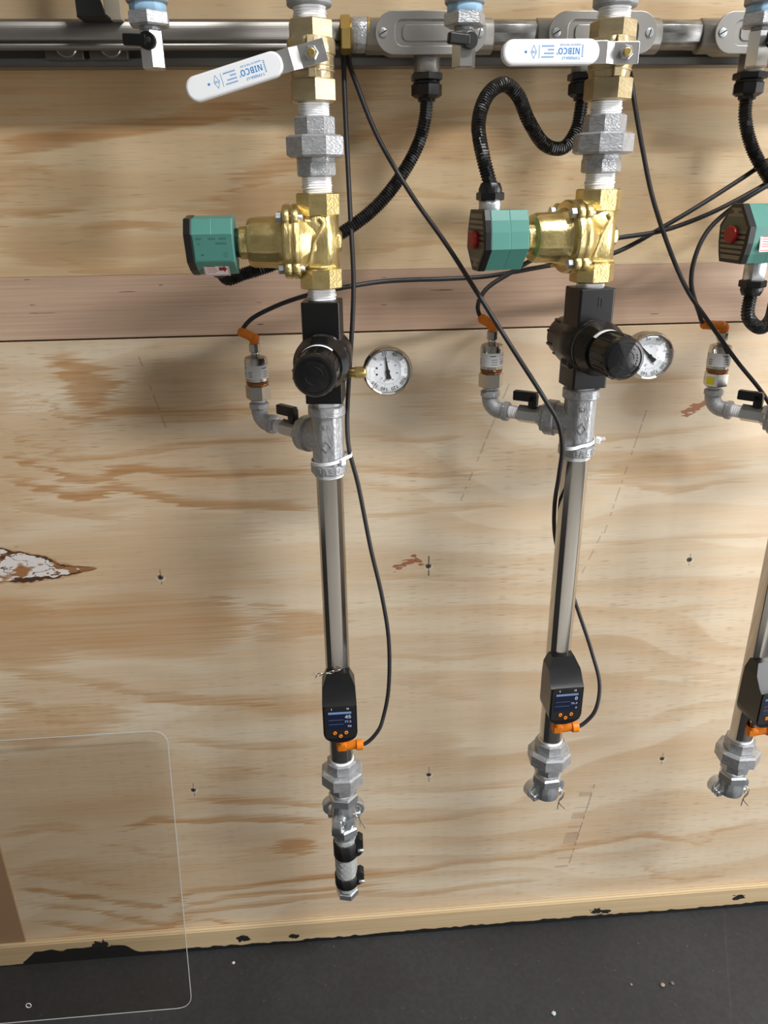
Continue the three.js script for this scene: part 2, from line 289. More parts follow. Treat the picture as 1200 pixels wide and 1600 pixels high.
// base board along the floor, ply edge on top, black paint slopped on its foot
const baseTex = dataTex(2048, 128, (u, v) => {
  const x = WX0 + u * (WX1 - WX0), y = v * 0.055;
  let c = mix([216, 194, 156], [190, 160, 118], Math.max(0, Math.min(1, 0.35 + (vn(x * 5, y * 500) - 0.5) * 0.5 + (fbm(x * 2, y * 30, 3) - 0.45))));
  let hgt = 0.006 + 0.008 * fbm(x * 6, 2.2, 3) + 0.004 * (vn(x * 90, 4) - 0.5);
  if (x > -0.665 && x < -0.42) hgt += 0.026 * sst(-0.665, -0.62, x) * (1 - sst(-0.47, -0.42, x)) * (0.7 + 0.5 * vn(x * 60, 9));
  if (x < -0.66) hgt *= 0.4;
  for (const [sx, sy, r] of [[-0.215, 0.024, .009], [-0.115, 0.02, .006], [0.525, 0.022, .008], [0.545, 0.018, .006], [0.835, 0.03, .008], [-0.5, 0.04, .01]]) if (Math.hypot((x - sx) / 1.6, y - sy) < r * (0.6 + 0.8 * vn(x * 200, y * 300))) c = mix(c, [26, 24, 24], 0.95);
  if (y < hgt) c = [24, 24, 25]; return c;
});
const baseboard = new THREE.Group(); baseboard.name = 'baseboard_back'; baseboard.userData = { kind: 'structure' }; scene.add(baseboard);
part('face_ply', board(RX0, RX1, -1.44, -1.387, 0.0125, 0.015, -1.44, -1.385), woodMat(baseTex), baseboard);
for (const [z0, z1, col, h] of [[0.0005, 0.0035, '#cdb693', 0], [0.0035, 0.0055, '#bda681', -0.0006], [0.0055, 0.0100, '#d2bf9c', 0], [0.0100, 0.0125, '#bba37c', -0.0006]])
  part('ply_layer', board(RX0, RX1, -1.44, -1.387 + h, z0, z1, -1.44, -1.385), std(col, 0.7), baseboard);

// floor: black rubber matting
const matTex = dataTex(1024, 1024, (u, v) => {
  const n = fbm(u * 6, v * 6, 4) - 0.47, s = vn(u * 300, v * 300) - 0.5, d = vn(u * 420 + 9, v * 420); let b = 43 + n * 24 + s * 9;
  if (d > 0.985) b += 60; const scr = Math.abs(u + 0.42 * v - 0.9 + 0.01 * vn(v * 9, 2)); if (scr < 0.0006) b += 12;
  return [b - 1, b + 0.5, b + 3];
});
const floor = new THREE.Group(); floor.name = 'floor'; floor.userData = { kind: 'structure' }; scene.add(floor);
const matG = T(new THREE.BoxGeometry(RX1 - RX0, 0.05, 1.3), [(RX0 + RX1) / 2, -0.025, 0.65]); planarUV(matG, -0.8, 1.0, 0, 1.8, 'x', 'z');
part('rubber_matting', matG, std('#ffffff', 0.55, 0, { map: matTex, bumpMap: grainTex, bumpScale: 0.0003 }), floor);
part('concrete', T(new THREE.BoxGeometry(RX1 - RX0, 0.05, RZ - 1.3), [(RX0 + RX1) / 2, -0.029, 1.3 + (RZ - 1.3) / 2]), std('#a9a7a2', 0.6), floor);
const plain = std('#a2a2a2', 0.7), ceilMat = std('#bdbdbd', 0.8), sideMat = std('#8c8c8b', 0.7);
struct('ceiling', T(new THREE.BoxGeometry(RX1 - RX0 + .1, 0.05, RZ + 0.1), [(RX0 + RX1) / 2, CEIL + 0.025, RZ / 2]), ceilMat);
struct('wall_left', T(new THREE.BoxGeometry(0.05, CEIL, RZ + .05), [RX0 - 0.025, CEIL / 2, RZ / 2]), sideMat);
{
  const { y, z, w, h, power } = WINDOW, g = [[CEIL, RZ, CEIL / 2, RZ / 2]];
  const wb = (y0, y1, z0, z1) => T(new THREE.BoxGeometry(0.05, y1 - y0, z1 - z0), [RX1 + 0.025, (y0 + y1) / 2, (z0 + z1) / 2]);
  struct('wall_right', [wb(0, y - h / 2, 0, RZ), wb(y + h / 2, CEIL, 0, RZ), wb(y - h / 2, y + h / 2, 0, z - w / 2), wb(y - h / 2, y + h / 2, z + w / 2, RZ)], sideMat);
  const win = new THREE.Group(); win.name = 'window_1'; win.userData = { kind: 'structure' }; win.position.set(RX1 + 0.02, y, z); scene.add(win);
  const fm = std('#d8d8d6', 0.5);
  part('window_frame', [rbox(0.05, 0.05, w, 0.004, [0, h / 2 - 0.025, 0]), rbox(0.05, 0.05, w, 0.004, [0, -h / 2 + 0.025, 0]), rbox(0.05, h, 0.05, 0.004, [0, 0, w / 2 - 0.025]), rbox(0.05, h, 0.05, 0.004, [0, 0, -w / 2 + 0.025])], fm, win);
  part('pane', rbox(0.006, h - 0.09, w - 0.09, 0.001), std('#f4f6f8', 0.6, 0, { emissive: '#fdfdff', emissiveIntensity: 1.5 }), win);
  const l = new THREE.RectAreaLight('#fdfdff', power, w - 0.1, h - 0.1); l.position.set(-0.03, 0, 0); l.rotation.y = Math.PI / 2; win.add(l);
}
struct('wall_front', T(new THREE.BoxGeometry(RX1 - RX0, CEIL, 0.05), [(RX0 + RX1) / 2, CEIL / 2, RZ + 0.025]), plain);

// strip lights on the ceiling
LAMPS.forEach(([x, z]) => {
  const o = thing('strip_light', 'white ceiling light in front of the plywood wall', 'ceiling light', [x, CEIL - H, z]);
  part('housing', rbox(1.22, 0.04, 0.24, 0.004, [0, -0.02, 0]), M.white, o);
  part('diffuser', rbox(1.18, 0.008, 0.22, 0.002, [0, -0.044, 0]), std('#ffffff', 0.5, 0, { emissive: '#fff4e6', emissiveIntensity: 6 }), o);
  const l = new THREE.RectAreaLight('#ffffff', LAMP_POWER, 1.18, 0.22); l.position.set(0, -0.05, 0); l.rotation.x = -Math.PI / 2; o.add(l);
});

// ---------------------------------------------------------------- shared shapes
function tapeGeo(r, y0, y1) {                                       // thread wound with white sealing tape
  const n = Math.max(2, Math.round((y1 - y0) / 0.0028)), pts = [[0, y0]];
  for (let i = 0; i <= n * 4; i++) pts.push([r + 0.0006 * Math.sin(i * Math.PI / 2) - 0.0006, y0 + (y1 - y0) * i / (n * 4)]);
  pts.push([0, y1]); return lathe(pts, 32, 1.2);
}
function nipple(x, y0, y1, r, where) {
  const o = thing('pipe_nipple', `white-taped pipe nipple ${where}`, 'pipe nipple', [x, y0, Z], 'taped pipe nipples');
  part('thread_tape', tapeGeo(r, -0.001, y1 - y0 + 0.001), M.tape, o);
  part('tape_tail', T(new THREE.TorusGeometry(r, 0.0007, 5, 30, 4.2), [0, (y1 - y0) * 0.4, 0], [Math.PI / 2 + 0.12, 0.06, rnd() * 3]), M.tape, o);
}
const Z = 0.16;                                                     // drops hang this far off the wall
const XD = [0.0, 0.342, 0.668];
const DROP = ['leftmost drop', 'middle drop', 'right-edge drop'];

function pipeUnion(x, top, where, flip) {
  const o = thing('pipe_union', `galvanized iron pipe union with wide octagonal nut ${where}`, 'pipe union', [x, top - 0.063, Z], 'galvanized pipe unions', 0.2);
  part('union_end', prism(8, 0.0455, 0.0425, 0.063, 0.0018, 0.25), M.galv, o);
  part('union_nut', prism(8, 0.0655, 0.0205, 0.0435, 0.0022, 0.15), M.galv, o);
  part('union_tail', [prism(8, 0.0435, 0, 0.016, 0.0015, 0.3), cyl(0.0225, 0.014, 0.022)], M.galv, o);
  return o;
}

// ball valve with a long white lever
const leverTex = canvasTex(1024, 256, (g, W, h) => {
  g.fillStyle = '#e6e8ea'; g.fillRect(0, 0, W, h); g.fillStyle = '#2f7fc0'; g.strokeStyle = '#2f7fc0';
  g.save(); g.translate(W, h); g.rotate(Math.PI);                   // the lever hangs upside down
  g.textBaseline = 'middle'; g.font = 'bold 74px sans-serif'; g.fillText('NIBCO', 208, 132); g.font = 'bold 26px sans-serif'; g.fillText('®', 440, 112);
  g.font = 'bold 34px sans-serif'; g.fillText('T-FP600A-LF', 208, 74); g.font = 'bold 22px sans-serif'; g.fillText('AHEAD OF THE FLOW', 208, 184);
  [118, 96, 64, 124].forEach((n, i) => { for (let q = 0; q < n; q += 13) g.fillRect(490 + q, 78 + i * 30, 9, 13); });   // lines of print too small to read
  for (let q = 0; q < 7; q++) g.fillRect(178, 82 + q * 15, 16, 9);
  g.lineWidth = 5; g.fillRect(640, 74, 6, 110); g.beginPath(); g.moveTo(700, 74); g.lineTo(730, 128); g.lineTo(700, 182); g.lineTo(670, 128); g.closePath(); g.stroke();
  g.font = 'bold 30px sans-serif'; g.textAlign = 'center'; g.fillText('FM', 700, 128); g.textAlign = 'left'; g.font = 'bold 26px sans-serif'; g.fillRect(772, 118, 24, 20);
  g.restore();
});
const leverMat = std('#ffffff', 0.38, 0, { map: leverTex });
function ballValve(i, x, y, tilt, label) {
  const o = thing('ball_valve', label, 'valve', [x, y, Z], 'lever ball valves');                 // origin: stem height
  part('valve_body', [prism(6, 0.045, 0.018, 0.038, 0.0015, 0.1), prism(6, 0.0475, -0.0425, -0.019, 0.0015, 0.1),
    lathe([[0, -0.021], [0.0225, -0.021], [0.0235, -0.016], [0.0242, -0.010], [0.0245, -0.0095], [0.0245, 0.004], [0.0262, 0.0045], [0.0268, 0.006], [0.0268, 0.017], [0.0255, 0.02], [0, 0.02]], 44, 0.5),
    ...[-0.012, -0.007, 0.002].map(yy => T(new THREE.TorusGeometry(0.0245, 0.0009, 6, 40), [0, yy, 0], [Math.PI / 2, 0, 0]))], M.bronze, o);
  part('stem_boss', [T(alongZ(cyl(0.0115, 0, 0.036)), [0, 0, 0]), rbox(0.009, 0.012, 0.014, 0.001, [0, 0.014, 0.024]), rbox(0.009, 0.010, 0.014, 0.001, [0, -0.015, 0.022])], M.bronze, o);
  part('packing_nut', T(alongZ(prism(6, 0.016, 0.036, 0.042, 0.0008)), [0, 0, 0]), M.yellowBrass, o);
  const lev = new THREE.Group(); lev.name = 'lever'; lev.position.set(0, 0, 0.043); lev.rotation.z = tilt; o.add(lev);
  const prof = new THREE.Shape(); [[0.0145, 0], [-0.012, 0], [-0.022, 0.006], [-0.05, 0.006], [-0.05, 0.0088], [-0.0225, 0.0088], [-0.0125, 0.0028], [0.0145, 0.0028]].forEach((p, k) => k ? prof.lineTo(...p) : prof.moveTo(...p));
  part('lever_plate', [T(extrude(prof, 0.021, 0.0004), [0, 0.0105, 0], [Math.PI / 2, 0, 0]), rbox(0.0025, 0.021, 0.006, 0.0006, [0.0145, 0, 0])], M.plated, lev);
  const sl = extrude(rrect(0.106, 0.0245, 0.0115, 0, 0), 0.008, 0.0022, 12); T(sl, [-0.085, 0, 0.0035]);
  planarUV(sl, -0.138, -0.032, -0.0145, 0.0145); part('lever_sleeve', sl, leverMat, lev).userData.label = 'white vinyl sleeve with blue print';
  part('lever_nut', T(alongZ(prism(6, 0.0135, 0.0028, 0.0085, 0.001, 0.3)), [0, 0, 0]), M.plated, lev);
  part('stem_end', T(alongZ(cyl(0.0042, 0.008, 0.0112)), [0, 0, 0]), M.yellowBrass, lev);
  return o;
}

// solenoid valve: brass body, bolted bonnet, teal coil
const endTex = canvasTex(256, 256, (g, W, h) => {
  g.fillStyle = '#7d7a6e'; g.fillRect(0, 0, W, h); g.fillStyle = '#5d6459'; g.fillRect(20, 50, 216, 60); g.fillStyle = '#2a2823'; g.font = 'bold 22px sans-serif';
  for (let q = 0; q < 5; q++) { g.fillRect(42 + q * 13, 22, 9, 16); g.fillRect(150 + q * 12, 24, 8, 12); } for (let i = 0; i < 5; i++) g.fillRect(14, 122 + i * 22, 228, 9); g.fillRect(60, 238, 130, 7);
});
const warnTex = canvasTex(256, 160, (g, W, h) => {
  g.fillStyle = '#e9e3e1'; g.fillRect(0, 0, W, h); g.strokeStyle = '#b23a34'; g.lineWidth = 6; g.strokeRect(10, 10, W - 20, h - 20);
  g.save(); g.translate(W, h); g.rotate(Math.PI);
  g.fillStyle = '#8d1c1a'; g.beginPath(); g.moveTo(150, 60); g.lineTo(200, 60); g.lineTo(200, 40); g.lineTo(235, 80); g.lineTo(200, 120); g.lineTo(200, 100); g.lineTo(150, 100); g.closePath(); g.fill();
  g.fillStyle = '#b23a34'; for (let i = 0; i < 6; i++) g.fillRect(26, 34 + i * 17, 84 + (i * 37) % 30, 6); g.restore();
});
const printTex = canvasTex(512, 256, (g, W, h) => {
  g.fillStyle = '#498479'; g.fillRect(0, 0, W, h); g.fillStyle = '#2f5a53'; g.save(); g.translate(W, h); g.rotate(Math.PI); g.font = 'bold 40px sans-serif';
  g.fillText('CE', 420, 190); for (const [x0, y0, n] of [[400, 216, 5], [210, 216, 6], [60, 168, 9], [60, 216, 6]]) for (let q = 0; q < n; q++) g.fillRect(x0 + q * 17, y0, 11, 22);
  g.lineWidth = 4; g.strokeStyle = '#2f5a53'; g.beginPath(); g.arc(90, 60, 26, 0, 7); g.stroke(); g.beginPath(); g.arc(90, 60, 14, 0, 7); g.stroke(); g.font = '30px sans-serif'; g.fillRect(390, 52, 40, 18); g.restore();
});
const SHIELD = [[-0.022, 0.033], [-0.0262, 0.022], [-0.0294, 0.009], [-0.031, -0.010], [-0.010, -0.035], [0.010, -0.035], [0.031, -0.010], [0.0294, 0.009], [0.0262, 0.022], [0.022, 0.033]];
function solenoid(i, x, y, turn, entry, label) {                    // entry: direction (y, z) of the coil's conduit hub
  const o = thing('solenoid_valve', label, 'solenoid valve', [x, y, Z], 'brass solenoid valves', turn);
  const ribPts = [[-0.022, -0.026, 0.019], [-0.014, -0.024, 0.023], [-0.010, -0.012, 0.0255], [-0.006, 0.002, 0.027], [0.002, 0.014, 0.0265], [0.006, 0.022, 0.0245], [0.001, 0.027, 0.023]];
  part('valve_body', [prism(8, 0.0505, 0.029, 0.0545, 0.0015, Math.PI / 8), prism(8, 0.0505, -0.0545, -0.030, 0.0015, Math.PI / 8), cyl(0.0242, -0.032, 0.032),
    rbox(0.030, 0.056, 0.046, 0.006, [-0.012, 0, 0]), T(alongX(lathe([[0, 0], [0.026, 0], [0.030, 0.008], [0.0405, 0.019], [0.0405, 0.022], [0, 0.022]], 44, 0.5)), [-0.004, 0, 0]),
    tube(ribPts, 0.0032, 40, 8), tube([[-0.022, -0.027, 0.019], [0, -0.028, 0.0246], [0.018, -0.028, 0.017]], 0.0016, 20, 8),
    T(alongX(cyl(0.013, -0.0275, 0, 0.003)), [0, 0, 0])], M.brass, o);
  const lugs = (x0, x1) => [45, 135, 225, 315].map(a => T(alongX(cyl(0.0098, x0, x1, 0.0012, 20)), [0, 0.0405 * Math.sin(a * Math.PI / 180), 0.0405 * Math.cos(a * Math.PI / 180)]));
  part('body_flange', [alongX(cyl(0.043, 0.0235, 0.0325, 0.0018, 48)), ...lugs(0.0235, 0.0325)], M.brass, o);
  part('gasket', alongX(cyl(0.0415, 0.032, 0.034, 0.0002, 48)), M.bronze, o);
  part('bonnet', [alongX(lathe([[0, 0.0335], [0.0415, 0.0335], [0.043, 0.0345], [0.043, 0.040], [0.041, 0.0425], [0.034, 0.044], [0.0312, 0.048], [0.0298, 0.056], [0.029, 0.079], [0.027, 0.0845], [0.023, 0.086], [0.019, 0.0865], [0.019, 0.0945], [0.017, 0.0965], [0, 0.0965]], 48, 0.5)), ...lugs(0.0335, 0.0425)], M.brass, o);
  [45, 135, 225, 315].forEach(a => part('bolt', [prism(6, 0.0105, 0.0425, 0.050, 0.0008, a), cyl(0.0035, 0.018, 0.0425)].map(g => T(alongX(g), [0, 0.0405 * Math.sin(a * Math.PI / 180), 0.0405 * Math.cos(a * Math.PI / 180)])), M.zinc, o));
  // coil
  const coil = new THREE.Group(); coil.name = 'coil'; coil.position.set(-0.0985, 0, 0); o.add(coil);
  const Ey = entry[0], Ez = entry[1], basis = new THREE.Matrix4().makeBasis(V3(0, -Ez, Ey), V3(0, Ey, Ez), V3(-1, 0, 0));
  // third axis is -x: n = E x (-x)
  const put = g => g.applyMatrix4(basis);
  part('coil_housing', [put(T(extrude(poly(SHIELD), 0.022, 0.0012), [0, 0, 0.0032])), put(T(extrude(poly(SHIELD), 0.022, 0.0012), [0, 0, 0.0266]))], M.teal, coil);
  part('coil_cap', put(T(extrude(poly(SHIELD.map(p => [p[0] * 1.02, p[1] * 1.02])), 0.0068, 0.0012), [0, 0, 0.0502])), M.black, coil);
  part('coil_nut', alongX(cyl(0.0165, -0.003, 0.003)), M.matt, coil);
  const face = put(T(new THREE.ShapeGeometry(poly(SHIELD.map(p => [p[0] * 0.86, p[1] * 0.88]))), [0, 0, 0.0584])); planarUV(face, -0.03, 0.03, 0.034, -0.034, 'z', 'y');
  if (Ey < 0) planarUV(face, -0.03, 0.03, -0.034, 0.034, 'z', 'y');
  part('rating_plate', face, std('#ffffff', 0.35, 0.5, { map: endTex }), coil);
  part('cap_button', put(T(alongZ(cyl(0.0105, 0.056, i ? 0.0645 : 0.059, 0.0012)), [0, 0, 0])), M.red, coil);
  const nx = -0.0305, lbl = planarUV(put(T(T(new THREE.PlaneGeometry(0.03, 0.026), [0, 0, 0], [0, -Math.PI / 2, 0]), [-0.0306, 0.006, 0.026], [0, 0, 0.12])), 0, 1, 0, 1);
  { const p = lbl.attributes.position, uv = lbl.attributes.uv, base = [[0, 1], [1, 1], [0, 0], [1, 0]]; for (let k = 0; k < 4; k++) uv.setXY(k, ...base[k]); }
  part('warning_label', lbl, std('#ffffff', 0.35, 0, { map: warnTex }), coil);
  if (i === 0) {
    const n = V3(-0.766, -0.643, 0), pr = new THREE.PlaneGeometry(0.043, 0.029), b2 = new THREE.Matrix4().makeBasis(V3(0, 0, 1), V3(-0.643, 0.766, 0), n); pr.applyMatrix4(b2); T(pr, [-0.0207 - 0.0003, -0.0227 - 0.0003, 0.026]); put(pr);
    const uv = pr.attributes.uv; for (let k = 0; k < 4; k++) uv.setX(k, 1 - uv.getX(k)), uv.setY(k, 1 - uv.getY(k)); part('coil_print', pr, std('#ffffff', 0.4, 0, { map: printTex }), coil);
  }
  // hub and gland
  const hub = new THREE.Group(); hub.name = 'conduit_hub'; o.add(hub); hub.position.set(-0.0985 - [0.03, 0.042, 0.02][i], 0, 0); hub.quaternion.setFromUnitVectors(V3(0, 1, 0), V3(0, Ey, Ez));
  const hl = [0, 0, 0.012][i];
  part('hub_nipple', [cyl(0.0132, 0.030, 0.0445 + hl)], M.zinc, hub);
  part('gland_nut', [prism(6, 0.029, 0.0435 + hl, 0.0525 + hl, 0.001), lathe([[0, 0.052 + hl], [0.0138, 0.052 + hl], [0.014, 0.056 + hl], [0.0112, 0.0625 + hl], [0.009, 0.063 + hl], [0, 0.063 + hl]], 24)], M.black, hub);
  return o;
}

// pressure regulator: square body, ribbed knob to the front, bottom plug to the wall
function regulator(i, x, top, yaw, label) {
  const o = thing('pressure_regulator', label, 'regulator', [x, top - 0.0625, Z], 'black pressure regulators', yaw), AX = -0.008, lowered = g => g.translate(0, AX, 0);
  part('regulator_body', [extrudeBox(0.048, 0.125, 0.046, 0.003), T(alongZ(cyl(0.0345, -0.03, 0.03, 0.003, 48)), [0, AX, 0]), rbox(0.056, 0.036, 0.03, 0.004, [0, -0.02, 0])], M.black, o);
  part('bottom_plug', [alongZ(lathe([[0, -0.066], [0.024, -0.066], [0.0275, -0.062], [0.0285, -0.028], [0, -0.028]], 40)), ...Array.from({ length: 10 }, (_, k) => T(rbox(0.004, 0.003, 0.03, 0.001, [0, 0.0285, -0.046]), [0, 0, 0], [0, 0, k * Math.PI / 5]))].map(lowered), M.black, o);
  part('bonnet_ring', [alongZ(lathe([[0, 0.028], [0.0335, 0.028], [0.0345, 0.034], [0.033, 0.036], [0.033, 0.039], [0.0345, 0.041], [0.0335, 0.045], [0.030, 0.052], [0.0285, 0.058], [0, 0.058]], 56, 0.5))].map(lowered), M.blackSatin, o);
  const band = alongZ(new THREE.CylinderGeometry(0.0272, 0.0272, 0.008, 40, 1, true, Math.PI - 0.7, 1.5)); part('scale_band', T(band, [0, AX, 0.062]), M.tape, o);
  const knob = new THREE.Group(); knob.name = 'knob'; knob.position.y = AX; o.add(knob);
  part('knob_shell', alongZ(lathe([[0, 0.056], [0.0255, 0.056], [0.0255, 0.066], [0.0262, 0.0665], [0.0262, 0.099], [0.0255, 0.104], [0.023, 0.1075], [0.020, 0.1085], [0.0195, 0.1075], [0, 0.1075]], 56, 0.5)), M.blackSatin, knob);
  part('knob_ribs', Array.from({ length: 18 }, (_, k) => T(rbox(0.0028, 0.0022, 0.031, 0.0008, [0, 0.0262, 0.083]), [0, 0, 0], [0, 0, k * Math.PI / 9])), M.black, knob);
  part('knob_marks', [...Array.from({ length: 12 }, (_, k) => T(rbox(0.0022, 0.0008, 0.0007, 0.0002, [0, 0.015, 0.1078]), [0, 0, 0], [0, 0, (k < 6 ? -0.7 : 2.4) + k * 0.24])), T(new THREE.TorusGeometry(0.0105, 0.0004, 5, 20, 1.4), [0, 0, 0.1076]), T(new THREE.TorusGeometry(0.0105, 0.0004, 5, 20, 1.4), [0, 0, 0.1076], [0, 0, 3.3])], M.matt, knob);
  part('port_plug', [T(alongX(prism(6, 0.017, 0.024, 0.0285, 0.001)), [0, -0.026, 0]), T(alongX(cyl(0.005, 0.028, 0.0295)), [0, -0.026, 0])], M.matt, o);
  part('gauge_port', T(alongX(cyl(0.0095, -0.0285, -0.02)), [0, -0.028, 0]), M.black, o);
  if (i === 1) part('flow_mark', [rbox(0.006, 0.002, 0.0008, 0.0002, [0.004, 0.053, 0.0232]), rbox(0.0015, 0.012, 0.0008, 0.0002, [0.002, 0.047, 0.0232]), rbox(0.0015, 0.012, 0.0008, 0.0002, [0.006, 0.047, 0.0232])], M.matt, o);
  return o;
}
function extrudeBox(w, h, d, r) { const g = extrude(rrect(w, d, r), h, 0.0012, 4); return T(g, [0, h / 2, 0], [Math.PI / 2, 0, 0]); }

const dialTex = canvasTex(1024, 1024, (g, W) => {
  g.fillStyle = '#eef1f5'; g.fillRect(0, 0, W, W); g.translate(W / 2, W / 2); const ang = v => (135 - v / 160 * 270) * Math.PI / 180, S = W / 2;
  g.strokeStyle = '#1c1e24'; g.fillStyle = '#1c1e24';
  for (let v = 0; v <= 160; v += 2) { const a = ang(v), r1 = v % 20 ? (v % 10 ? 0.63 : 0.66) : 0.72; g.lineWidth = v % 20 ? 3 : 6; g.strokeStyle = '#6a7382'; g.beginPath(); g.moveTo(Math.cos(a) * S * 0.6, -Math.sin(a) * S * 0.6); g.lineTo(Math.cos(a) * S * r1, -Math.sin(a) * S * r1); g.stroke(); }
  g.textAlign = 'center'; g.textBaseline = 'middle'; g.font = 'bold 112px sans-serif';
  for (let v = 0; v <= 160; v += 20) { const a = ang(v); g.save(); g.translate(Math.cos(a) * S * 0.83, -Math.sin(a) * S * 0.83); g.rotate(Math.PI / 2 - a); g.fillText(String(v), 0, 0); g.restore(); }
  g.fillStyle = '#34406e'; g.strokeStyle = '#6f86a8'; g.lineWidth = 4; g.beginPath(); g.arc(0, 0, S * 0.58, -ang(0), -ang(160)); g.stroke(); g.font = 'bold 72px sans-serif';
  for (const [b, v] of [[0, 0], [2, 29], [4, 58], [6, 87], [8, 116], [10, 145], [11, 159]]) { const a = ang(v); g.save(); g.translate(Math.cos(a) * S * 0.44, -Math.sin(a) * S * 0.44); g.rotate(Math.PI / 2 - a * 0.3); g.fillText(String(b), 0, 0); g.restore(); }
  g.fillStyle = '#22242a'; for (const y of [-80, 70]) { g.beginPath(); g.arc(-S * 0.5, y, 26, 0, 7); g.fill(); }
  g.save(); g.translate(-S * 0.62, 0); g.rotate(Math.PI / 2); g.fillStyle = '#55608a'; g.font = '42px sans-serif'; g.fillText('BAR', 0, 0); g.fillStyle = '#7d879c'; g.font = '34px sans-serif'; g.fillText('psi', 0, 110); g.restore();
});
function gauge(i, p, reading, label) {
  const o = thing('pressure_gauge', label, 'pressure gauge', p, 'round dial gauges');
  part('case', alongZ(lathe([[0, -0.026], [0.024, -0.026], [0.0295, -0.022], [0.030, 0], [0, 0]], 48)), M.steel, o);
  part('bezel', alongZ(lathe([[0.0272, 0.001], [0.0272, 0.0035], [0.0295, 0.0055], [0.0315, 0.0035], [0.0325, -0.001], [0.0318, -0.004], [0.0295, -0.004]], 64, 0.8)), M.steel, o);
  const dial = new THREE.CircleGeometry(0.0285, 48); part('dial', T(dial, [0, 0, 0.0002]), std('#ffffff', 0.5, 0, { map: dialTex }), o).userData.label = 'white dial numbered 0 to 160';
  const a = (135 - reading / 160 * 270) * Math.PI / 180;
  const nd = poly([[-0.0016, 0], [-0.0004, 0.0215], [0.0004, 0.0215], [0.0016, 0], [0.0036, -0.0095], [0.0022, -0.0102], [-0.0022, -0.0102], [-0.0036, -0.0095]]);
  part('needle', [T(extrude(nd, 0.0005), [0, 0, 0.0012], [0, 0, a - Math.PI / 2]), T(alongZ(cyl(0.003, 0.0012, 0.0028)), [0, 0, 0])], M.black, o);
  const lens = part('lens', alongZ(cyl(0.0275, 0.0033, 0.0041, 0.0002, 48)), M.glass, o);
  part('fill_line', T(rbox(0.030, 0.0006, 0.002, 0.0002), [0, 0.0195, 0.0022]), M.hose, lens);
  part('stem', [alongX(cyl(0.0065, 0.028, 0.052)), alongX(prism(4, 0.0125, 0.030, 0.043, 0.0008, Math.PI / 4))], M.yellowBrass, o);
  return o;
}

// tee with cast ribs
const font = await new FontLoader().loadAsync('fonts/droid/droid_sans_bold.typeface.json');
function ringText(s, r, y, size, a0) {                               // raised lettering around a ring
  const out = []; let a = a0;
  for (const ch of s) { const g = new TextGeometry(ch, { font, size, depth: 0.0011, curveSegments: 2 }); g.computeBoundingBox(); const w = g.boundingBox.max.x; T(g, [-w / 2, -size / 2, r - 0.0004]); g.rotateY(a + w / 2 / r); T(g, [0, y, 0]); out.push(g); a += (w + size * 0.22) / r; }
  return out;
}
function tee(i, x, top, branchTurn, label) {                         // branch leaves along -x turned by branchTurn towards the wall
  const h = 0.093, o = thing('pipe_tee', label, 'pipe tee', [x, top - h / 2, Z], 'galvanized pipe tees');
  const ring = (y0, y1, r) => lathe([[0, y0], [r - 0.0012, y0], [r, y0 + 0.0015], [r, y1 - 0.0015], [r - 0.0012, y1], [0, y1]], 44, 0.5);
  part('tee_body', [lathe([[0, -0.044], [0.0212, -0.044], [0.0212, 0.044], [0, 0.044]], 44), ring(-0.0465, -0.033, 0.0246), ring(0.033, 0.0465, 0.0246),
    T(alongX(lathe([[0, 0], [0.0212, 0], [0.0215, 0.030], [0.0246, 0.0315], [0.0246, 0.044], [0.0235, 0.0455], [0, 0.0455]], 44, 0.5)), [0, 0, 0], [0, branchTurn, 0])], M.galv, o);
  const dm = [[0, 0.008], [0.0055, 0], [0, -0.008], [-0.0055, 0]].map((p, k, A) => { const q = A[(k + 1) % 4]; return tube([[p[0], p[1], 0.0214], [q[0], q[1], 0.0214]], 0.0007, 2, 5); });
  part('cast_marks', [...dm.map(g => T(g, [0, -0.006, 0], [0, -0.1, 0])), ...ringText('BASN', 0.0246, -0.0397, 0.0085, i ? -0.5 : -0.75), ...ringText('SA', 0.0212, 0.021, 0.007, -0.35)], M.galv, o);
  return o;
}
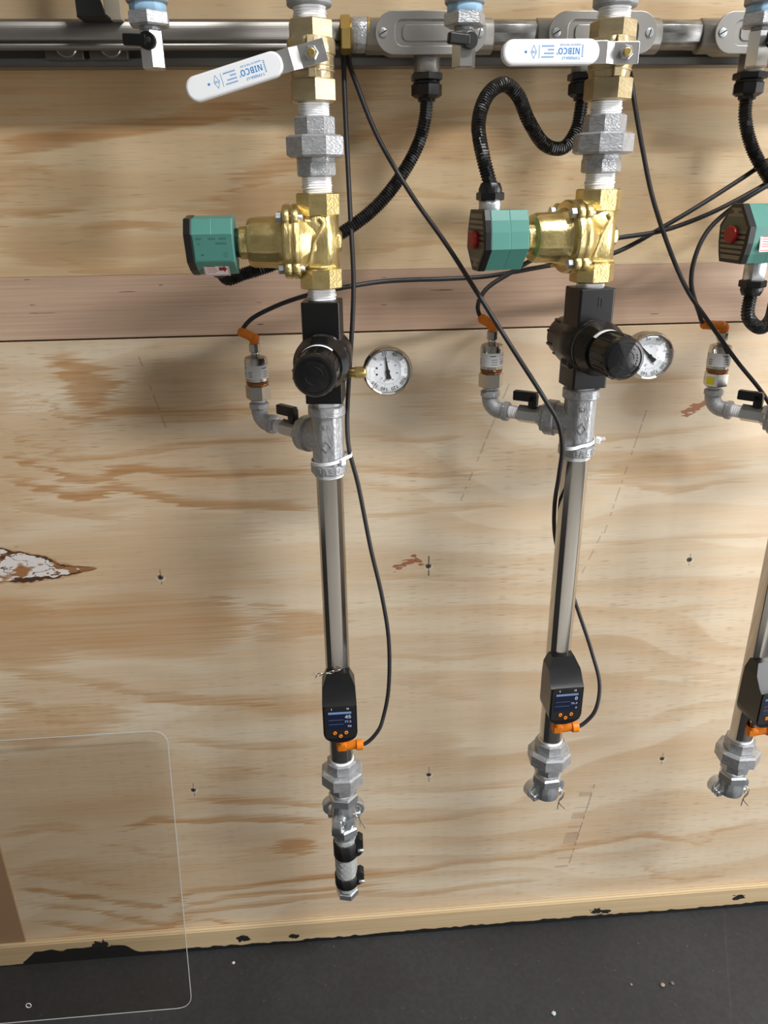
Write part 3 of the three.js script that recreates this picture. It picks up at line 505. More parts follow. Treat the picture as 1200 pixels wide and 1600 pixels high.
// branch fittings: bushing, small ball valve, elbow, pressure transmitter
const senseTex = canvasTex(512, 128, (g, W, h) => {
  g.fillStyle = '#dcdddf'; g.fillRect(0, 0, W, h); g.fillStyle = '#2c2c30'; g.font = 'bold 34px sans-serif';
  for (const x0 of [0, 256]) { g.fillRect(x0 + 20, 22, 44, 8); g.fillText('CE', x0 + 120, 36); g.font = 'bold 20px sans-serif'; for (let k = 0; k < 3; k++) { g.fillRect(x0 + 30, 58 + k * 22, 46, 5); g.fillRect(x0 + 96, 56 + k * 22, 60, 4); g.fillRect(x0 + 176, 60 + k * 20, 30, 6); } g.strokeStyle = '#2c2c30'; g.lineWidth = 3; g.strokeRect(x0 + 100, 76, 46, 18); g.font = 'bold 34px sans-serif'; }
});
function branch(i, x, y, turn, L, L2) {
  const where = ['on the leftmost drop', 'on the middle drop', 'at the right edge'][i];
  const m = thing('mini_ball_valve', ['small nickel ball valve with upright black lever between leftmost tee and elbow', 'small nickel ball valve with black lever between middle tee and elbow', 'small nickel ball valve with black lever at the right edge'][i], 'valve', [x, y, Z], 'small branch valves', turn);
  part('bushing', [alongX(prism(6, 0.036, 0.045, 0.052, 0.001))], M.galv, m);
  part('valve_body', [alongX(prism(6, 0.0215, 0.053, 0.087, 0.0012, Math.PI / 6)), alongX(prism(6, 0.026, 0.050, 0.058, 0.001, Math.PI / 6))], M.plated, m);
  part('thread_tape', alongX(tapeGeo(0.0095, 0.086, 0.1)), M.tape, m);
  part('lever', [cyl(0.006, 0.010, 0.019), rbox(0.012, 0.018, 0.011, 0.0015, [-0.066, 0.020, 0]), rbox(0.034, 0.014, 0.011, 0.002, [-0.078, 0.0255, 0])].map((g, k) => k ? g : T(g, [-0.066, 0, 0])), M.black, m);
  const e = thing('pipe_elbow', ['galvanized street elbow under the sensor on the leftmost drop', 'galvanized elbow under the sensor on the middle drop', 'galvanized elbow under the sensor at the right edge'][i], 'pipe elbow', [x, y, Z], 'galvanized elbows', turn);
  const arc = []; for (let k = 0; k <= 10; k++) { const a = -Math.PI / 2 - k / 10 * Math.PI / 2; arc.push([-(L - 0.017) + 0.017 * Math.cos(a), 0.017 + 0.017 * Math.sin(a), 0]); }
  part('elbow_bend', [tube([[-(L - 0.028), 0, 0], ...arc, [-L, 0.026, 0]], 0.0118, 30, 20)], M.galv, e);
  part('elbow_collar', T(alongX(cyl(0.0138, 0, 0.009, 0.0015)), [-(L - 0.03), 0, 0]), M.galv, e);
  part('elbow_collar', T(cyl(0.0138, 0.019, 0.028, 0.0015), [-L, 0, 0]), M.galv, e);
  const sx = x - L * Math.cos(turn), sz = Z + L * Math.sin(turn);
  const s = thing('pressure_transmitter', ['steel pressure transmitter with CE label left of the leftmost drop', 'steel pressure transmitter with white label left of the middle drop', 'steel pressure transmitter with a yellow sticker at the right edge'][i], 'pressure sensor', [sx, y + 0.028, sz], 'pressure transmitters', [0.3, -0.6, -0.4][i]);
  part('thread', tapeGeo(0.0098, -0.002, 0.006), M.tape, s);
  part('hex_base', prism(6, 0.0305, 0.005, 0.026, 0.0015, 0.1), M.steel, s);
  if (i === 2) part('sticker', T(new THREE.BoxGeometry(0.011, 0.012, 0.0004), [-0.0085, 0.015, 0.0136], [0, -0.42, 0]), std('#d8c928', 0.5), s);
  part('seal_ring', [cyl(0.0152, 0.026, 0.0285), cyl(0.0158, 0.0285, 0.031), cyl(0.0152, 0.031, 0.033)], M.copper, s);
  part('barrel', lathe([[0, 0.032], [0.0158, 0.032], [0.016, 0.034], [0.016, 0.061], [0.0148, 0.0645], [0.011, 0.066], [0, 0.066]], 40), M.steel, s);
  part('label_wrap', new THREE.CylinderGeometry(0.0162, 0.0162, 0.019, 40, 1, true).translate(0, 0.0455, 0), std('#ffffff', 0.4, 0, { map: senseTex }), s);
  part('neck', [cyl(0.0062, 0.065, 0.077), cyl(0.0078, 0.0755, 0.077)], M.steel, s);
  return [sx, y + 0.028 + 0.076, sz];
}
// flow meter: stainless tube with a black display head
function screenTex(big, rows) {
  return canvasTex(256, 224, (g, W, h) => {
    g.fillStyle = '#16213f'; g.fillRect(0, 0, W, h); g.fillStyle = '#8fb0dd'; g.fillRect(12, 8, W - 24, 26); g.fillStyle = '#e9eef8'; g.textAlign = 'right'; g.font = 'bold 58px sans-serif'; g.fillText(big, W - 14, 92);
    g.fillStyle = '#8d93a8'; g.fillRect(12, 106, 150, 4); g.fillRect(12, 160, 150, 4); g.fillStyle = '#cdd8ee'; g.font = 'bold 36px sans-serif'; g.fillText(rows[0], W - 14, 146); g.fillText(rows[1], W - 14, 204);
  });
}
function flowMeter(i, x, top, bottom, headY, turn, screen, label) {
  const o = thing('flow_meter', label, 'flow meter', [x, headY, Z], 'inline flow meters', turn);
  const y0 = bottom - headY, y1 = top - headY;
  part('tube', [lathe([[0, y0], [0.0183, y0], [0.0183, y1], [0, y1]], 64), cyl(0.01835, -0.078, -0.0775, 0.0001, 48), cyl(0.01835, -0.055, -0.0545, 0.0001, 48)], M.tube, o);
  const head = new THREE.Group(); head.name = 'display_head'; o.add(head);
  const sh = new THREE.Shape(); [[-0.017, 0.052], [0.017, 0.052], [0.0245, 0.036], [0.0255, 0.018], [0.0255, -0.034]].forEach((p, k) => k ? sh.lineTo(...p) : sh.moveTo(...p));
  sh.bezierCurveTo(0.024, -0.048, 0.012, -0.056, 0, -0.056); sh.bezierCurveTo(-0.012, -0.056, -0.024, -0.048, -0.0255, -0.034); sh.lineTo(-0.0255, 0.018); sh.lineTo(-0.0245, 0.036); sh.closePath();
  const side = poly([[0.005, 0.056], [0.021, 0.056], [0.033, 0.038], [0.0455, 0.021], [0.0518, 0.0145], [0.0518, -0.044], [0.047, -0.0565], [0.005, -0.0565]]);
  const A = new Brush(prep(T(extrude(sh, 0.06, 0, 10), [0, 0, 0])).clone()), B = new Brush(prep(T(extrude(side, 0.06, 0), [0.03, 0, 0], [0, -Math.PI / 2, 0])).clone()); A.updateMatrixWorld(); B.updateMatrixWorld();
  const ev = new Evaluator(); ev.attributes = ['position', 'normal', 'uv']; ev.useGroups = false; const hd = ev.evaluate(A, B, INTERSECTION).geometry;
  part('head_case', toCreasedNormals(hd, 0.35), M.blackSatin, head);
  part('front_bezel', T(extrude(rrect(0.046, 0.058, 0.006), 0.0012, 0.0004), [0, -0.014, 0.0517]), M.matt, head);
  const scr = part('screen', T(new THREE.PlaneGeometry(0.038, 0.032), [0, -0.0095, 0.0536]), std('#05070c', 0.12, 0, { emissive: '#ffffff', emissiveMap: screen, emissiveIntensity: 0.55, clearcoat: 1, clearcoatRoughness: 0.05 }), head);
  scr.userData.label = 'lit blue screen with white digits';
  for (const [bx, by] of [[-0.0085, -0.0325], [0.0085, -0.0325], [0, -0.0385]]) { const b = part('button', T(new THREE.TorusGeometry(0.0021, 0.0009, 8, 18), [bx, by, 0.0537]), M.orange, head); }
  part('lamp_window', [rbox(0.0008, 0.003, 0.0006, 0.0002, [-0.012, 0.0105, 0.0533]), rbox(0.0008, 0.003, 0.0006, 0.0002, [0.011, 0.0105, 0.0533]), rbox(0.0008, 0.003, 0.0006, 0.0002, [0.013, 0.0105, 0.0533])], M.tape, head);
  part('socket', [T(cyl(0.0075, -0.068, -0.05), [0, 0, 0.022]), T(cyl(0.0062, -0.074, -0.066), [0, 0, 0.022])], M.steel, head);
  return o;
}
function clawCoupling(i, x, top, turn, label, inverted) {
  const o = thing('claw_coupling', label, 'hose coupling', [x, top, Z], 'zinc claw couplings', turn); if (inverted) o.rotation.z = Math.PI;
  part('coupling_body', [prism(6, 0.0425, -0.017, 0, 0.002, 0.2), lathe([[0, -0.045], [0.017, -0.045], [0.0205, -0.043], [0.0215, -0.038], [0.0205, -0.028], [0.0188, -0.016], [0, -0.016]], 40)], M.zinc, o);
  for (const s of [1, -1]) {
    const sh = new THREE.Shape(); sh.absarc(0, 0, 0.0158, -2.3, 1.8, false); sh.absarc(0, 0, 0.0072, 1.8, -2.3, true); sh.closePath();
    part('claw', [T(extrude(sh, 0.011, 0.002, 10), [s * 0.0185, -0.034, -0.0065], [0, s > 0 ? 0 : Math.PI, 0]).translate(0, 0, s > 0 ? 0 : 0.0), rbox(0.012, 0.012, 0.013, 0.003, [s * 0.021, -0.044, s * 0.004])], M.zinc, o);
  }
  return o;
}
function clip(pts, label) { solo('safety_pin', [tube(pts[0], 0.0007, 40, 6), tube(pts[1], 0.0007, 40, 6)], M.rustPin ?? M.steel, label, 'safety pin', 'wire safety pins'); }

// ---------------------------------------------------------------- risers and drains from overhead
const capLabel = ['grey pipe coupling above the leftmost lever valve', 'grey pipe coupling above the middle lever valve', 'grey pipe coupling over the right-edge drop'];
XD.forEach((x, i) => {
  const o = thing('riser_pipe', capLabel[i], 'pipe', [x, 0.1845, Z], 'grey riser pipes');
  part('coupling', lathe([[0, 0], [0.0235, 0], [0.0248, 0.0015], [0.0248, 0.05], [0.0235, 0.052], [0, 0.052]], 44), M.greyPipe, o);
  part('pipe', cyl(0.0167, 0.05, CEIL - H - 0.1845), M.galv, o);
});
const drains = [[-0.1735, 'leftmost of the three', -0.12, 0.1], [0.1715, 'middle one of the three', 0.25, 0.6], [0.516, 'rightmost of the three', 0.9, 0.6]];
drains.forEach(([x, w, lt, rot]) => {
  const o = thing('drain_cock', `small silver drain valve with black lever, ${w} before the conduit`, 'valve', [x, 0.125, Z], 'drain valves');
  part('coupling', lathe([[0, 0.062], [0.021, 0.062], [0.0222, 0.0635], [0.0222, 0.11], [0, 0.11]], 40), M.greyPipe, o);
  part('pipe', cyl(0.0145, 0.108, CEIL - H - 0.125), M.galv, o);
  part('sealant_ring', cyl(0.0195, 0.053, 0.0625), M.sealant, o);
  part('bushing', [prism(6, 0.0405, 0.0405, 0.054, 0.0015, rot), cyl(0.011, 0.036, 0.041)], M.galv, o);
  part('valve_body', prism(6, 0.0235, 0, 0.037, 0.0012, rot), M.plated, o);
  const l = part('lever', [T(alongZ(cyl(0.0088, 0.009, 0.019))), rbox(0.026, 0.0115, 0.008, 0.002, [-0.013, 0, 0.0155])], M.black, o); l.position.set(0, 0.0255, 0); l.rotation.set(0, lt, -0.06);
  part('lever_screw', T(alongZ(cyl(0.003, 0.018, 0.020))), M.matt, o).position.set(0, 0.0255, 0);
});

// ---------------------------------------------------------------- conduit run on the wall
{
  const sg = []; // strut channel: back, two lips
  sg.push(rbox(RX1 - RX0, 0.041, 0.003, 0.0005, [0, 0, 0.0016]), rbox(RX1 - RX0, 0.003, 0.03, 0.0005, [0, 0.019, 0.0155]), rbox(RX1 - RX0, 0.003, 0.03, 0.0005, [0, -0.019, 0.0155]), rbox(RX1 - RX0, 0.009, 0.003, 0.0005, [0, 0.016, 0.029]), rbox(RX1 - RX0, 0.009, 0.003, 0.0005, [0, -0.016, 0.029]));
  solo('strut_channel', sg, M.strut, 'long grey metal strut channel on the wall behind the conduit', 'strut channel', undefined, [(RX0 + RX1) / 2, 0.1655, 0]);
}
const CY = 0.1735, CZ = 0.062, CR = 0.0165;
const conduitPiece = (x0, x1, label, r = CR, dy = 0, m = M.conduit) => solo('conduit_pipe', T(alongX(cyl(r, 0, x1 - x0, 0.0004)), [x1, 0, 0]), m, label, 'conduit', 'metal conduit lengths', [0, CY + dy, CZ]);
const darkSteel = std('#77746f', 0.38, 0.85);
conduitPiece(-2.29, 0.044, 'long grey metal conduit running left from the brass compression connector', 0.0135, 0.003, darkSteel);
conduitPiece(0.212, 0.288, 'short scuffed metal conduit between the left and middle conduit boxes');
conduitPiece(0.424, 0.497, 'short scuffed metal conduit between the middle and right conduit boxes');
conduitPiece(0.63, 2.24, 'metal conduit running right from the right-edge conduit box');
solo('thin_conduit', T(alongX(cyl(0.0042, 0, 2.3, 0.0004)), [0.034, 0, 0]), darkSteel, 'thin metal conduit under the long grey conduit at left', 'conduit', undefined, [0, 0.1615, 0.0655]);
{
  const o = thing('compression_connector', 'brass and zinc compression connector beside the leftmost valve', 'conduit connector', [0.036, CY, CZ]);
  part('brass_nut', [T(alongX(prism(6, 0.037, -0.013, 0, 0.0015, 0.2))), T(alongX(cyl(0.0175, -0.016, -0.012)))], M.yellowBrass, o);
  part('sleeve', T(alongX(cyl(0.0192, -0.033, -0.014, 0.001))), M.galv, o);
  part('brass_ring', T(alongX(cyl(0.0195, -0.0355, -0.0325))), M.yellowBrass, o);
}
const boxes = [[0.1445, 'oval metal conduit box with screwed cover right of the leftmost valve'], [0.355, 'oval metal conduit box with screwed cover behind the middle valve'], [0.5635, 'oval metal conduit box at the right edge behind the drain valve']];
const glandX = [0.142, 0.342, 0.56];
boxes.forEach(([x, label], k) => {
  const o = thing('conduit_box', label, 'conduit box', [x, CY - 0.0015, CZ], 'oval conduit boxes');
  part('box_body', [T(extrude(rrect(0.127, 0.040, 0.02), 0.042, 0.002, 16), [0, 0, -0.020]), T(alongX(cyl(0.0195, -0.078, 0.078, 0.001)))], M.body, o);
  const cov = new THREE.Group(); cov.name = 'cover'; o.add(cov);
  const shp = rrect(0.135, 0.0455, 0.0227), hole = rrect(0.087, 0.027, 0.009); shp.holes.push(hole);
  part('cover_rim', T(extrude(shp, 0.002, 0.0008, 20), [0, 0, 0.0232]), M.body, cov);
  part('cover_panel', [T(extrude(rrect(0.088, 0.028, 0.009), 0.0012, 0.0002, 8), [0, 0, 0.0225]), T(extrude(rrect(0.07, 0.017, 0.006), 0.0012, 0.0006, 8), [0, 0, 0.0238])], M.body, cov);
  for (const s of [-1, 1]) { const sc = part('screw', [T(alongZ(lathe([[0, 0], [0.0052, 0], [0.005, 0.0012], [0.003, 0.002], [0, 0.0022]], 20)), [s * 0.058, 0, 0.026])], M.zinc, cov); part('slot', T(rbox(0.009, 0.0012, 0.0008, 0.0002), [s * 0.058, 0, 0.0279], [0, 0, 0.9 + s * 0.4]), M.matt, sc); }
  part('outlet', T(cyl(0.0162, -0.042, -0.018, 0.001), [glandX[k] - x, 0, 0.004]), M.body, o);
  const c = thing('cable_gland', ['black plastic gland under the left conduit box', 'black plastic gland behind the middle lever valve', 'black plastic gland under the right-edge conduit box'][k], 'cable gland', [glandX[k], 0.1015, 0.066], 'black conduit glands');
  part('gland_body', [prism(6, 0.0365, 0.022, 0.03, 0.001), cyl(0.0165, 0.018, 0.023)], M.black, c);
  part('gland_nut', [prism(8, 0.0355, 0.003, 0.0205, 0.003)], M.black, c);
  part('gland_mouth', cyl(0.011, -0.001, 0.004), M.black, c);
});
// clamps and the support foot at top left
[[-0.3, 'left-hand'], [-0.247, 'right-hand']].forEach(([x, w]) => {
  const o = thing('conduit_clamp', `${w} rounded conduit clamp of the pair at top left`, 'pipe clamp', [x, CY, CZ], 'conduit clamps');
  part('saddle_plate', [rbox(0.046, 0.022, 0.012, 0.001, [0, -0.0115, -0.0225])], darkSteel, o);
  part('washer', T(alongZ(lathe([[0, 0], [0.0135, 0], [0.0135, 0.002], [0.0125, 0.0028], [0.011, 0.002], [0, 0.002]], 32)), [0.004, -0.0075, -0.0165]), M.plated, o);
});
{
  const o = thing('hanger_bracket', 'dark angled hanger foot above the conduit at top left', 'bracket', [-0.245, 0.185, 0.1]);
  part('foot', T(extrude(poly([[-0.016, 0.2], [-0.018, 0.0], [0.014, 0.0], [0.011, 0.012], [0.004, 0.035], [0.0, 0.2]]), 0.005, 0.0006), [0, 0, 0]), M.matt, o);
  part('foot_plate', rbox(0.034, 0.003, 0.03, 0.0008, [-0.002, 0.001, -0.012]), M.matt, o);
  part('bolt', [prism(6, 0.010, 0.002, 0.007, 0.0006), cyl(0.0065, 0.002, 0.0032)].map(g => T(g, [0.006, 0, -0.012])), M.zinc, o);
  part('post', rbox(0.019, 1.77, 0.014, 0.001, [0.018, 0.885, -0.022]), std('#a39a86', 0.6), o);
}

// ---------------------------------------------------------------- the three drops
const TIPS = [];
const W = ['on the leftmost drop', 'on the middle drop', 'on the right-edge drop'];
const regTop = [-0.128, -0.1195, -0.129], teeTop = [-0.2605, -0.2485, -0.262], low = [-0.012, 0, -0.022];
XD.forEach((x, i) => {
  nipple(x, 0.172, 0.185, 0.0182, `above the lever valve ${W[i]}`);
  ballValve(i, x, 0.134, [0.268, 0.006, 0.0][i], ['ball valve with white lever tilted down on the leftmost drop', 'ball valve with level white lever on the middle drop', 'ball valve with white lever beyond the right edge'][i]);
  nipple(x, 0.0775, 0.0915, 0.0182, `between lever valve and union ${W[i]}`);
  pipeUnion(x, 0.0775, ['below the leftmost lever valve', 'below the middle lever valve', 'below the lever valve beyond the right edge'][i]);
  nipple(x, -0.003, 0.0145, 0.0178, `on top of the brass valve ${W[i]}`);
  solenoid(i, x, -0.0575, [0.0, 0.16, 0.1][i], [[-0.574, -0.819], [1, 0], [-1, 0]][i], ['brass solenoid valve whose teal coil shows printed text and warning label, leftmost drop', 'brass solenoid valve with teal coil and black conduit entering its top, middle drop', 'brass solenoid valve with round red coil button at the right edge'][i]);
  nipple(x, regTop[i], -0.112, 0.0178, `between brass valve and regulator ${W[i]}`);
  regulator(i, x, regTop[i], [-0.12, 0.13, 0.1][i], ['black pressure regulator with knob facing front on the leftmost drop', 'black pressure regulator with knob in front of its gauge, middle drop', 'black pressure regulator beyond the right edge'][i]);
  gauge(i, [x + [0.0812, 0.0905, 0.085][i], regTop[i] - 0.0905, Z + [0.002, -0.004, 0][i]], [22, 0, 0][i], ['round dial pressure gauge fully visible beside the leftmost regulator', 'round dial pressure gauge partly hidden by the middle regulator knob', 'round dial gauge beyond the right edge'][i]);
  nipple(x, teeTop[i], regTop[i] - 0.125, 0.0178, `between regulator and tee ${W[i]}`);
  const turn = -[0.785, 0.61, 0.785][i];
  tee(i, x, teeTop[i], turn, ['galvanized tee with cable tie below the leftmost regulator', 'galvanized tee with cable crossing its front, middle drop', 'galvanized tee beyond the right edge'][i]);
  nipple(x, teeTop[i] - 0.098, teeTop[i] - 0.093, 0.0198, `under the tee ${W[i]}`);
  const tip = branch(i, x, teeTop[i] - 0.0465, turn, [0.136, 0.131, 0.130][i]);
  TIPS.push(tip);
  const end = -0.829 + low[i];
  flowMeter(i, x, teeTop[i] - 0.098, end, [-0.7185, -0.7105, -0.742][i], [0, 0.03, 0.15][i], [screenTex('45', ['77.5', '98']), screenTex('0', ['76.3', '0']), screenTex('0', ['0', '0'])][i],
    ['stainless flow meter tube whose blue screen reads 45, leftmost drop', 'stainless flow meter tube whose blue screen reads 0, middle drop', 'stainless flow meter cut off by the right edge'][i]);
  nipple(x, end - 0.006, end, 0.0192, `at the foot of the flow meter ${W[i]}`);
  pipeUnion(x, end - 0.004, ['at the foot of the leftmost drop', 'at the foot of the middle drop', 'at the foot of the right-edge drop'][i]);
  nipple(x, end - 0.075, end - 0.066, 0.0165, `above the claw coupling ${W[i]}`);
  clawCoupling(i, x, end - 0.074, [0.1, 0.4, 0.25][i], ['zinc claw coupling joined to a hose end, leftmost drop', 'open zinc claw coupling at the foot of the middle drop', 'open zinc claw coupling at the foot of the right-edge drop'][i]);
});

// hose end on the leftmost drop
const hy = -0.829 + low[0] - 0.074;
clawCoupling(0, 0, hy - 0.083, 1.2, 'lower zinc claw coupling carrying the clear hose stub', true);
{
  const o = thing('hose_stub', 'short clear braided hose with black clamps and steel plug at its end', 'hose', [0, hy - 0.083, Z]);
  part('barb', cyl(0.0165, -0.016, 0.002), M.zinc, o);
  part('hose', lathe([[0.0155, -0.012], [0.0185, -0.012], [0.0185, -0.125], [0.0155, -0.125]], 40), M.hose, o);
  const thr = []; for (const s of [1, -1]) for (let k = 0; k < 10; k++) { const pts = []; for (let q = 0; q <= 16; q++) { const a = k * Math.PI / 5 + s * q * 0.34; pts.push([0.0186 * Math.cos(a), -0.012 - q * 0.007, 0.0186 * Math.sin(a)]); } thr.push(tube(pts, 0.0004, 40, 4)); }
  part('braid', thr, std('#a3a6a5', 0.5), o); part('liner', cyl(0.0148, -0.124, -0.01), M.braid, o);
  for (const [y0, y1] of [[-0.052, -0.018], [-0.118, -0.094]]) { const c = part('hose_clamp', [cyl(0.0205, y0, y1, 0.002), T(extrude(poly([[0.014, y0], [0.024, y0 + 0.004], [0.030, y0 + 0.012], [0.030, y1 + 0.004], [0.024, y1 + 0.009], [0.016, y1 + 0.004]]), 0.014, 0.0015), [0, 0, -0.005])], M.matt, o); part('clamp_screw', T(alongX(cyl(0.003, -0.031, -0.02)), [0, (y0 + y1) / 2, 0.011]), M.zinc, c); }
  part('plug', [prism(6, 0.034, -0.144, -0.131, 0.0015, 0.3), cyl(0.0162, -0.132, -0.12)], M.zinc, o);
}
// wire safety pins
const pin = (name, a, b, label) => solo('safety_pin', [tube(a, 0.0008, 40, 6), tube(b, 0.0008, 40, 6)], M.steel, label, 'safety pin', 'wire safety pins');
{
  const y = -0.662, wav = (s) => Array.from({ length: 14 }, (_, k) => [0.004 - k * 0.0026, y + 0.001 - k * 0.0004 + s * 0.0016 * Math.sin(k * 0.9), 0.1815 + (k > 8 ? -(k - 8) * 0.0005 : 0) + s * 0.0006 + k * 0.0003]);
  pin('a', [...wav(1), [-0.036, y - 0.0005, 0.183]], [...wav(-1), [-0.034, y - 0.009, 0.184]], 'wire safety pin lying on top of the display head reading 45');
  const c0 = [0.025, hy - 0.048, Z + 0.008];
  pin('b', [[0.017, hy - 0.036, Z + 0.012], [0.022, hy - 0.040, Z + 0.016], c0, [0.026, hy - 0.062, Z + 0.014]], [[0.017, hy - 0.036, Z + 0.012], [0.023, hy - 0.043, Z + 0.012], [0.027, hy - 0.052, Z + 0.013], [0.034, hy - 0.066, Z + 0.015]], 'wire safety pin hanging from the joined claw couplings');
  [[1, 0.02], [2, 0.018]].forEach(([i, dx]) => { const q = -0.829 + low[i] - 0.074, X = XD[i];
    pin('c', [[X + dx - 0.004, q - 0.02, Z + 0.014], [X + dx + 0.006, q - 0.030, Z + 0.016], [X + dx - 0.002, q - 0.043, Z + 0.018], [X + dx - 0.004, q - 0.062, Z + 0.018]], [[X + dx - 0.004, q - 0.02, Z + 0.014], [X + dx + 0.004, q - 0.036, Z + 0.018], [X + dx - 0.003, q - 0.046, Z + 0.019], [X + dx + 0.008, q - 0.062, Z + 0.019]], i === 1 ? 'bent wire safety pin under the middle open claw coupling' : 'bent wire safety pin under the right-edge claw coupling'); });
}

// ---------------------------------------------------------------- cables
const PATH = {
  A: [[0.041, 0.174, 0.036], [0.040, 0.149, 0.040], [0.040, 0.072, 0.060], [0.041, -0.026, 0.090], [0.042, -0.110, 0.113], [0.039, -0.159, 0.118], [0.034, -0.213, 0.119], [0.029, -0.265, 0.128], [0.027, -0.292, 0.139], [0.028, -0.325, 0.150], [0.039, -0.378, 0.150], [0.055, -0.478, 0.155], [0.069, -0.550, 0.160], [0.078, -0.624, 0.165], [0.076, -0.713, 0.170], [0.068, -0.755, 0.174], [0.030, -0.808, 0.182]],
  B: [[0.047, 0.174, 0.036], [0.047, 0.149, 0.040], [0.057, 0.115, 0.060], [0.079, 0.060, 0.080], [0.117, -0.004, 0.100], [0.162, -0.068, 0.130], [0.194, -0.120, 0.165], [0.235, -0.186, 0.200], [0.279, -0.250, 0.203], [0.303, -0.287, 0.195], [0.313, -0.324, 0.188], [0.315, -0.364, 0.178], [0.321, -0.423, 0.150], [0.335, -0.491, 0.125], [0.360, -0.557, 0.115], [0.380, -0.612, 0.120], [0.404, -0.684, 0.140], [0.412, -0.728, 0.165], [0.382, -0.795, 0.190]],
  C: [[-0.107, -0.168, 0.062], [-0.098, -0.157, 0.062], [-0.064, -0.142, 0.070], [-0.019, -0.129, 0.090], [0.023, -0.120, 0.100], [0.084, -0.114, 0.085], [0.173, -0.114, 0.070], [0.228, -0.113, 0.060], [0.310, -0.102, 0.055], [0.402, -0.087, 0.060], [0.475, -0.051, 0.060], [0.549, -0.008, 0.060], [0.606, 0.029, 0.060], [0.681, 0.083, 0.050]],
  D: [[0.213, -0.168, 0.085], [0.209, -0.153, 0.080], [0.221, -0.131, 0.075], [0.261, -0.107, 0.070], [0.296, -0.089, 0.068], [0.349, -0.075, 0.068], [0.402, -0.066, 0.070], [0.466, -0.057, 0.072], [0.531, -0.036, 0.070], [0.605, 0.001, 0.070], [0.683, 0.044, 0.060]],
  E: [[0.406, 0.174, 0.036], [0.408, 0.148, 0.040], [0.413, 0.107, 0.055], [0.428, 0.046, 0.065], [0.446, -0.016, 0.075], [0.478, -0.089, 0.085], [0.507, -0.136, 0.085], [0.541, -0.176, 0.085], [0.590, -0.233, 0.090], [0.644, -0.294, 0.100], [0.682, -0.376, 0.130], [0.706, -0.504, 0.150]],
  F: [[0.539, -0.171, 0.098], [0.525, -0.155, 0.097], [0.508, -0.122, 0.095], [0.507, -0.093, 0.092], [0.521, -0.059, 0.088], [0.550, -0.032, 0.084], [0.599, -0.002, 0.082], [0.679, 0.036, 0.070]],
  X1: [[0.142, 0.107, 0.066], [0.141, 0.086, 0.066], [0.133, 0.056, 0.068], [0.111, 0.019, 0.075], [0.077, -0.019, 0.085], [0.034, -0.049, 0.092], [-0.025, -0.077, 0.092], [-0.071, -0.092, 0.090], [-0.102, -0.101, 0.086], [-0.121, -0.106, 0.091], [-0.1285, -0.0935, 0.1085]],
  X2: [[0.342, 0.106, 0.066], [0.341, 0.092, 0.067], [0.336, 0.066, 0.070], [0.318, 0.046, 0.078], [0.292, 0.049, 0.088], [0.266, 0.075, 0.100], [0.247, 0.103, 0.112], [0.227, 0.113, 0.125], [0.205, 0.101, 0.140], [0.191, 0.070, 0.160], [0.194, 0.035, 0.176], [0.2030, 0.003, 0.1824]],
  X3: [[0.559, 0.105, 0.066], [0.561, 0.079, 0.068], [0.575, 0.045, 0.070], [0.601, 0.009, 0.075], [0.643, -0.035, 0.080], [0.705, -0.069, 0.080]],
  X3b: [[0.550, -0.130, 0.172], [0.550, -0.158, 0.174], [0.573, -0.175, 0.165], [0.601, -0.169, 0.140], [0.623, -0.140, 0.110], [0.657, -0.092, 0.090], [0.706, -0.077, 0.080]],
};
function sensorCable(i, pts, plug, label, vertical) {               // orange angled plug + black cable
  const o = thing('sensor_cable', label, 'cable', [0, 0, 0], 'black sensor cables');
  part('cable', tube(pts, 0.0031, 260, 10), M.cable, o);
  const [x, y, z] = plug, a = pts[0], d = V3(a[0] - x, a[1] - y - (vertical ? 0 : 0), a[2] - z);
  const g = new THREE.Group(); g.name = 'plug'; g.position.set(x, y, z); o.add(g); return [o, g];
}
const sensorEnds = [['C', 'black cable with orange plug on the leftmost pressure transmitter'], ['D', 'black cable with orange plug on the middle pressure transmitter'], ['F', 'black cable with orange plug on the right-edge pressure transmitter']];
sensorEnds.forEach(([k, label], i) => {
  const tip = TIPS[i], pts = PATH[k].map(p => [...p]), dirs = [[-0.7, 0.35, 0.1], [-0.75, 0.4, 0.15], [-1, 0.12, 0.15]][i], D = V3(...dirs).normalize(), len = [0.017, 0.018, 0.032][i];
  const elbow = [tip[0], tip[1] + 0.016, tip[2]], out = [elbow[0] + D.x * len, elbow[1] + D.y * len, elbow[2] + D.z * len];
  const shift = [out[0] - pts[0][0], out[1] - pts[0][1], out[2] - pts[0][2]]; pts.forEach((p, n) => { const w = Math.max(0, 1 - n / 3); p[0] += shift[0] * w; p[1] += shift[1] * w; p[2] += shift[2] * w; });
  const o = thing('sensor_cable', label, 'cable', [0, 0, 0], 'black sensor cables');
  part('cable', tube([elbow, ...pts], 0.0031, 260, 10), M.cable, o);
  const pl = part('plug', [tube([[tip[0], tip[1] + 0.006, tip[2]], [tip[0], tip[1] + 0.013, tip[2]], [elbow[0] + D.x * 0.004, elbow[1] + 0.001, elbow[2] + D.z * 0.004], [elbow[0] + D.x * 0.012, elbow[1] + D.y * 0.012, elbow[2] + D.z * 0.012], out], 0.0068, 30, 12),
    new THREE.SphereGeometry(0.0069, 14, 10).translate(...out), new THREE.SphereGeometry(0.0078, 14, 10).translate(tip[0], elbow[1] - 0.002, tip[2])], M.orange, o); pl.userData.label = 'orange angled plug';
  part('plug_nut', [T(prism(10, 0.0155, -0.004, 0.008, 0.001), tip)], M.steel, pl);
});
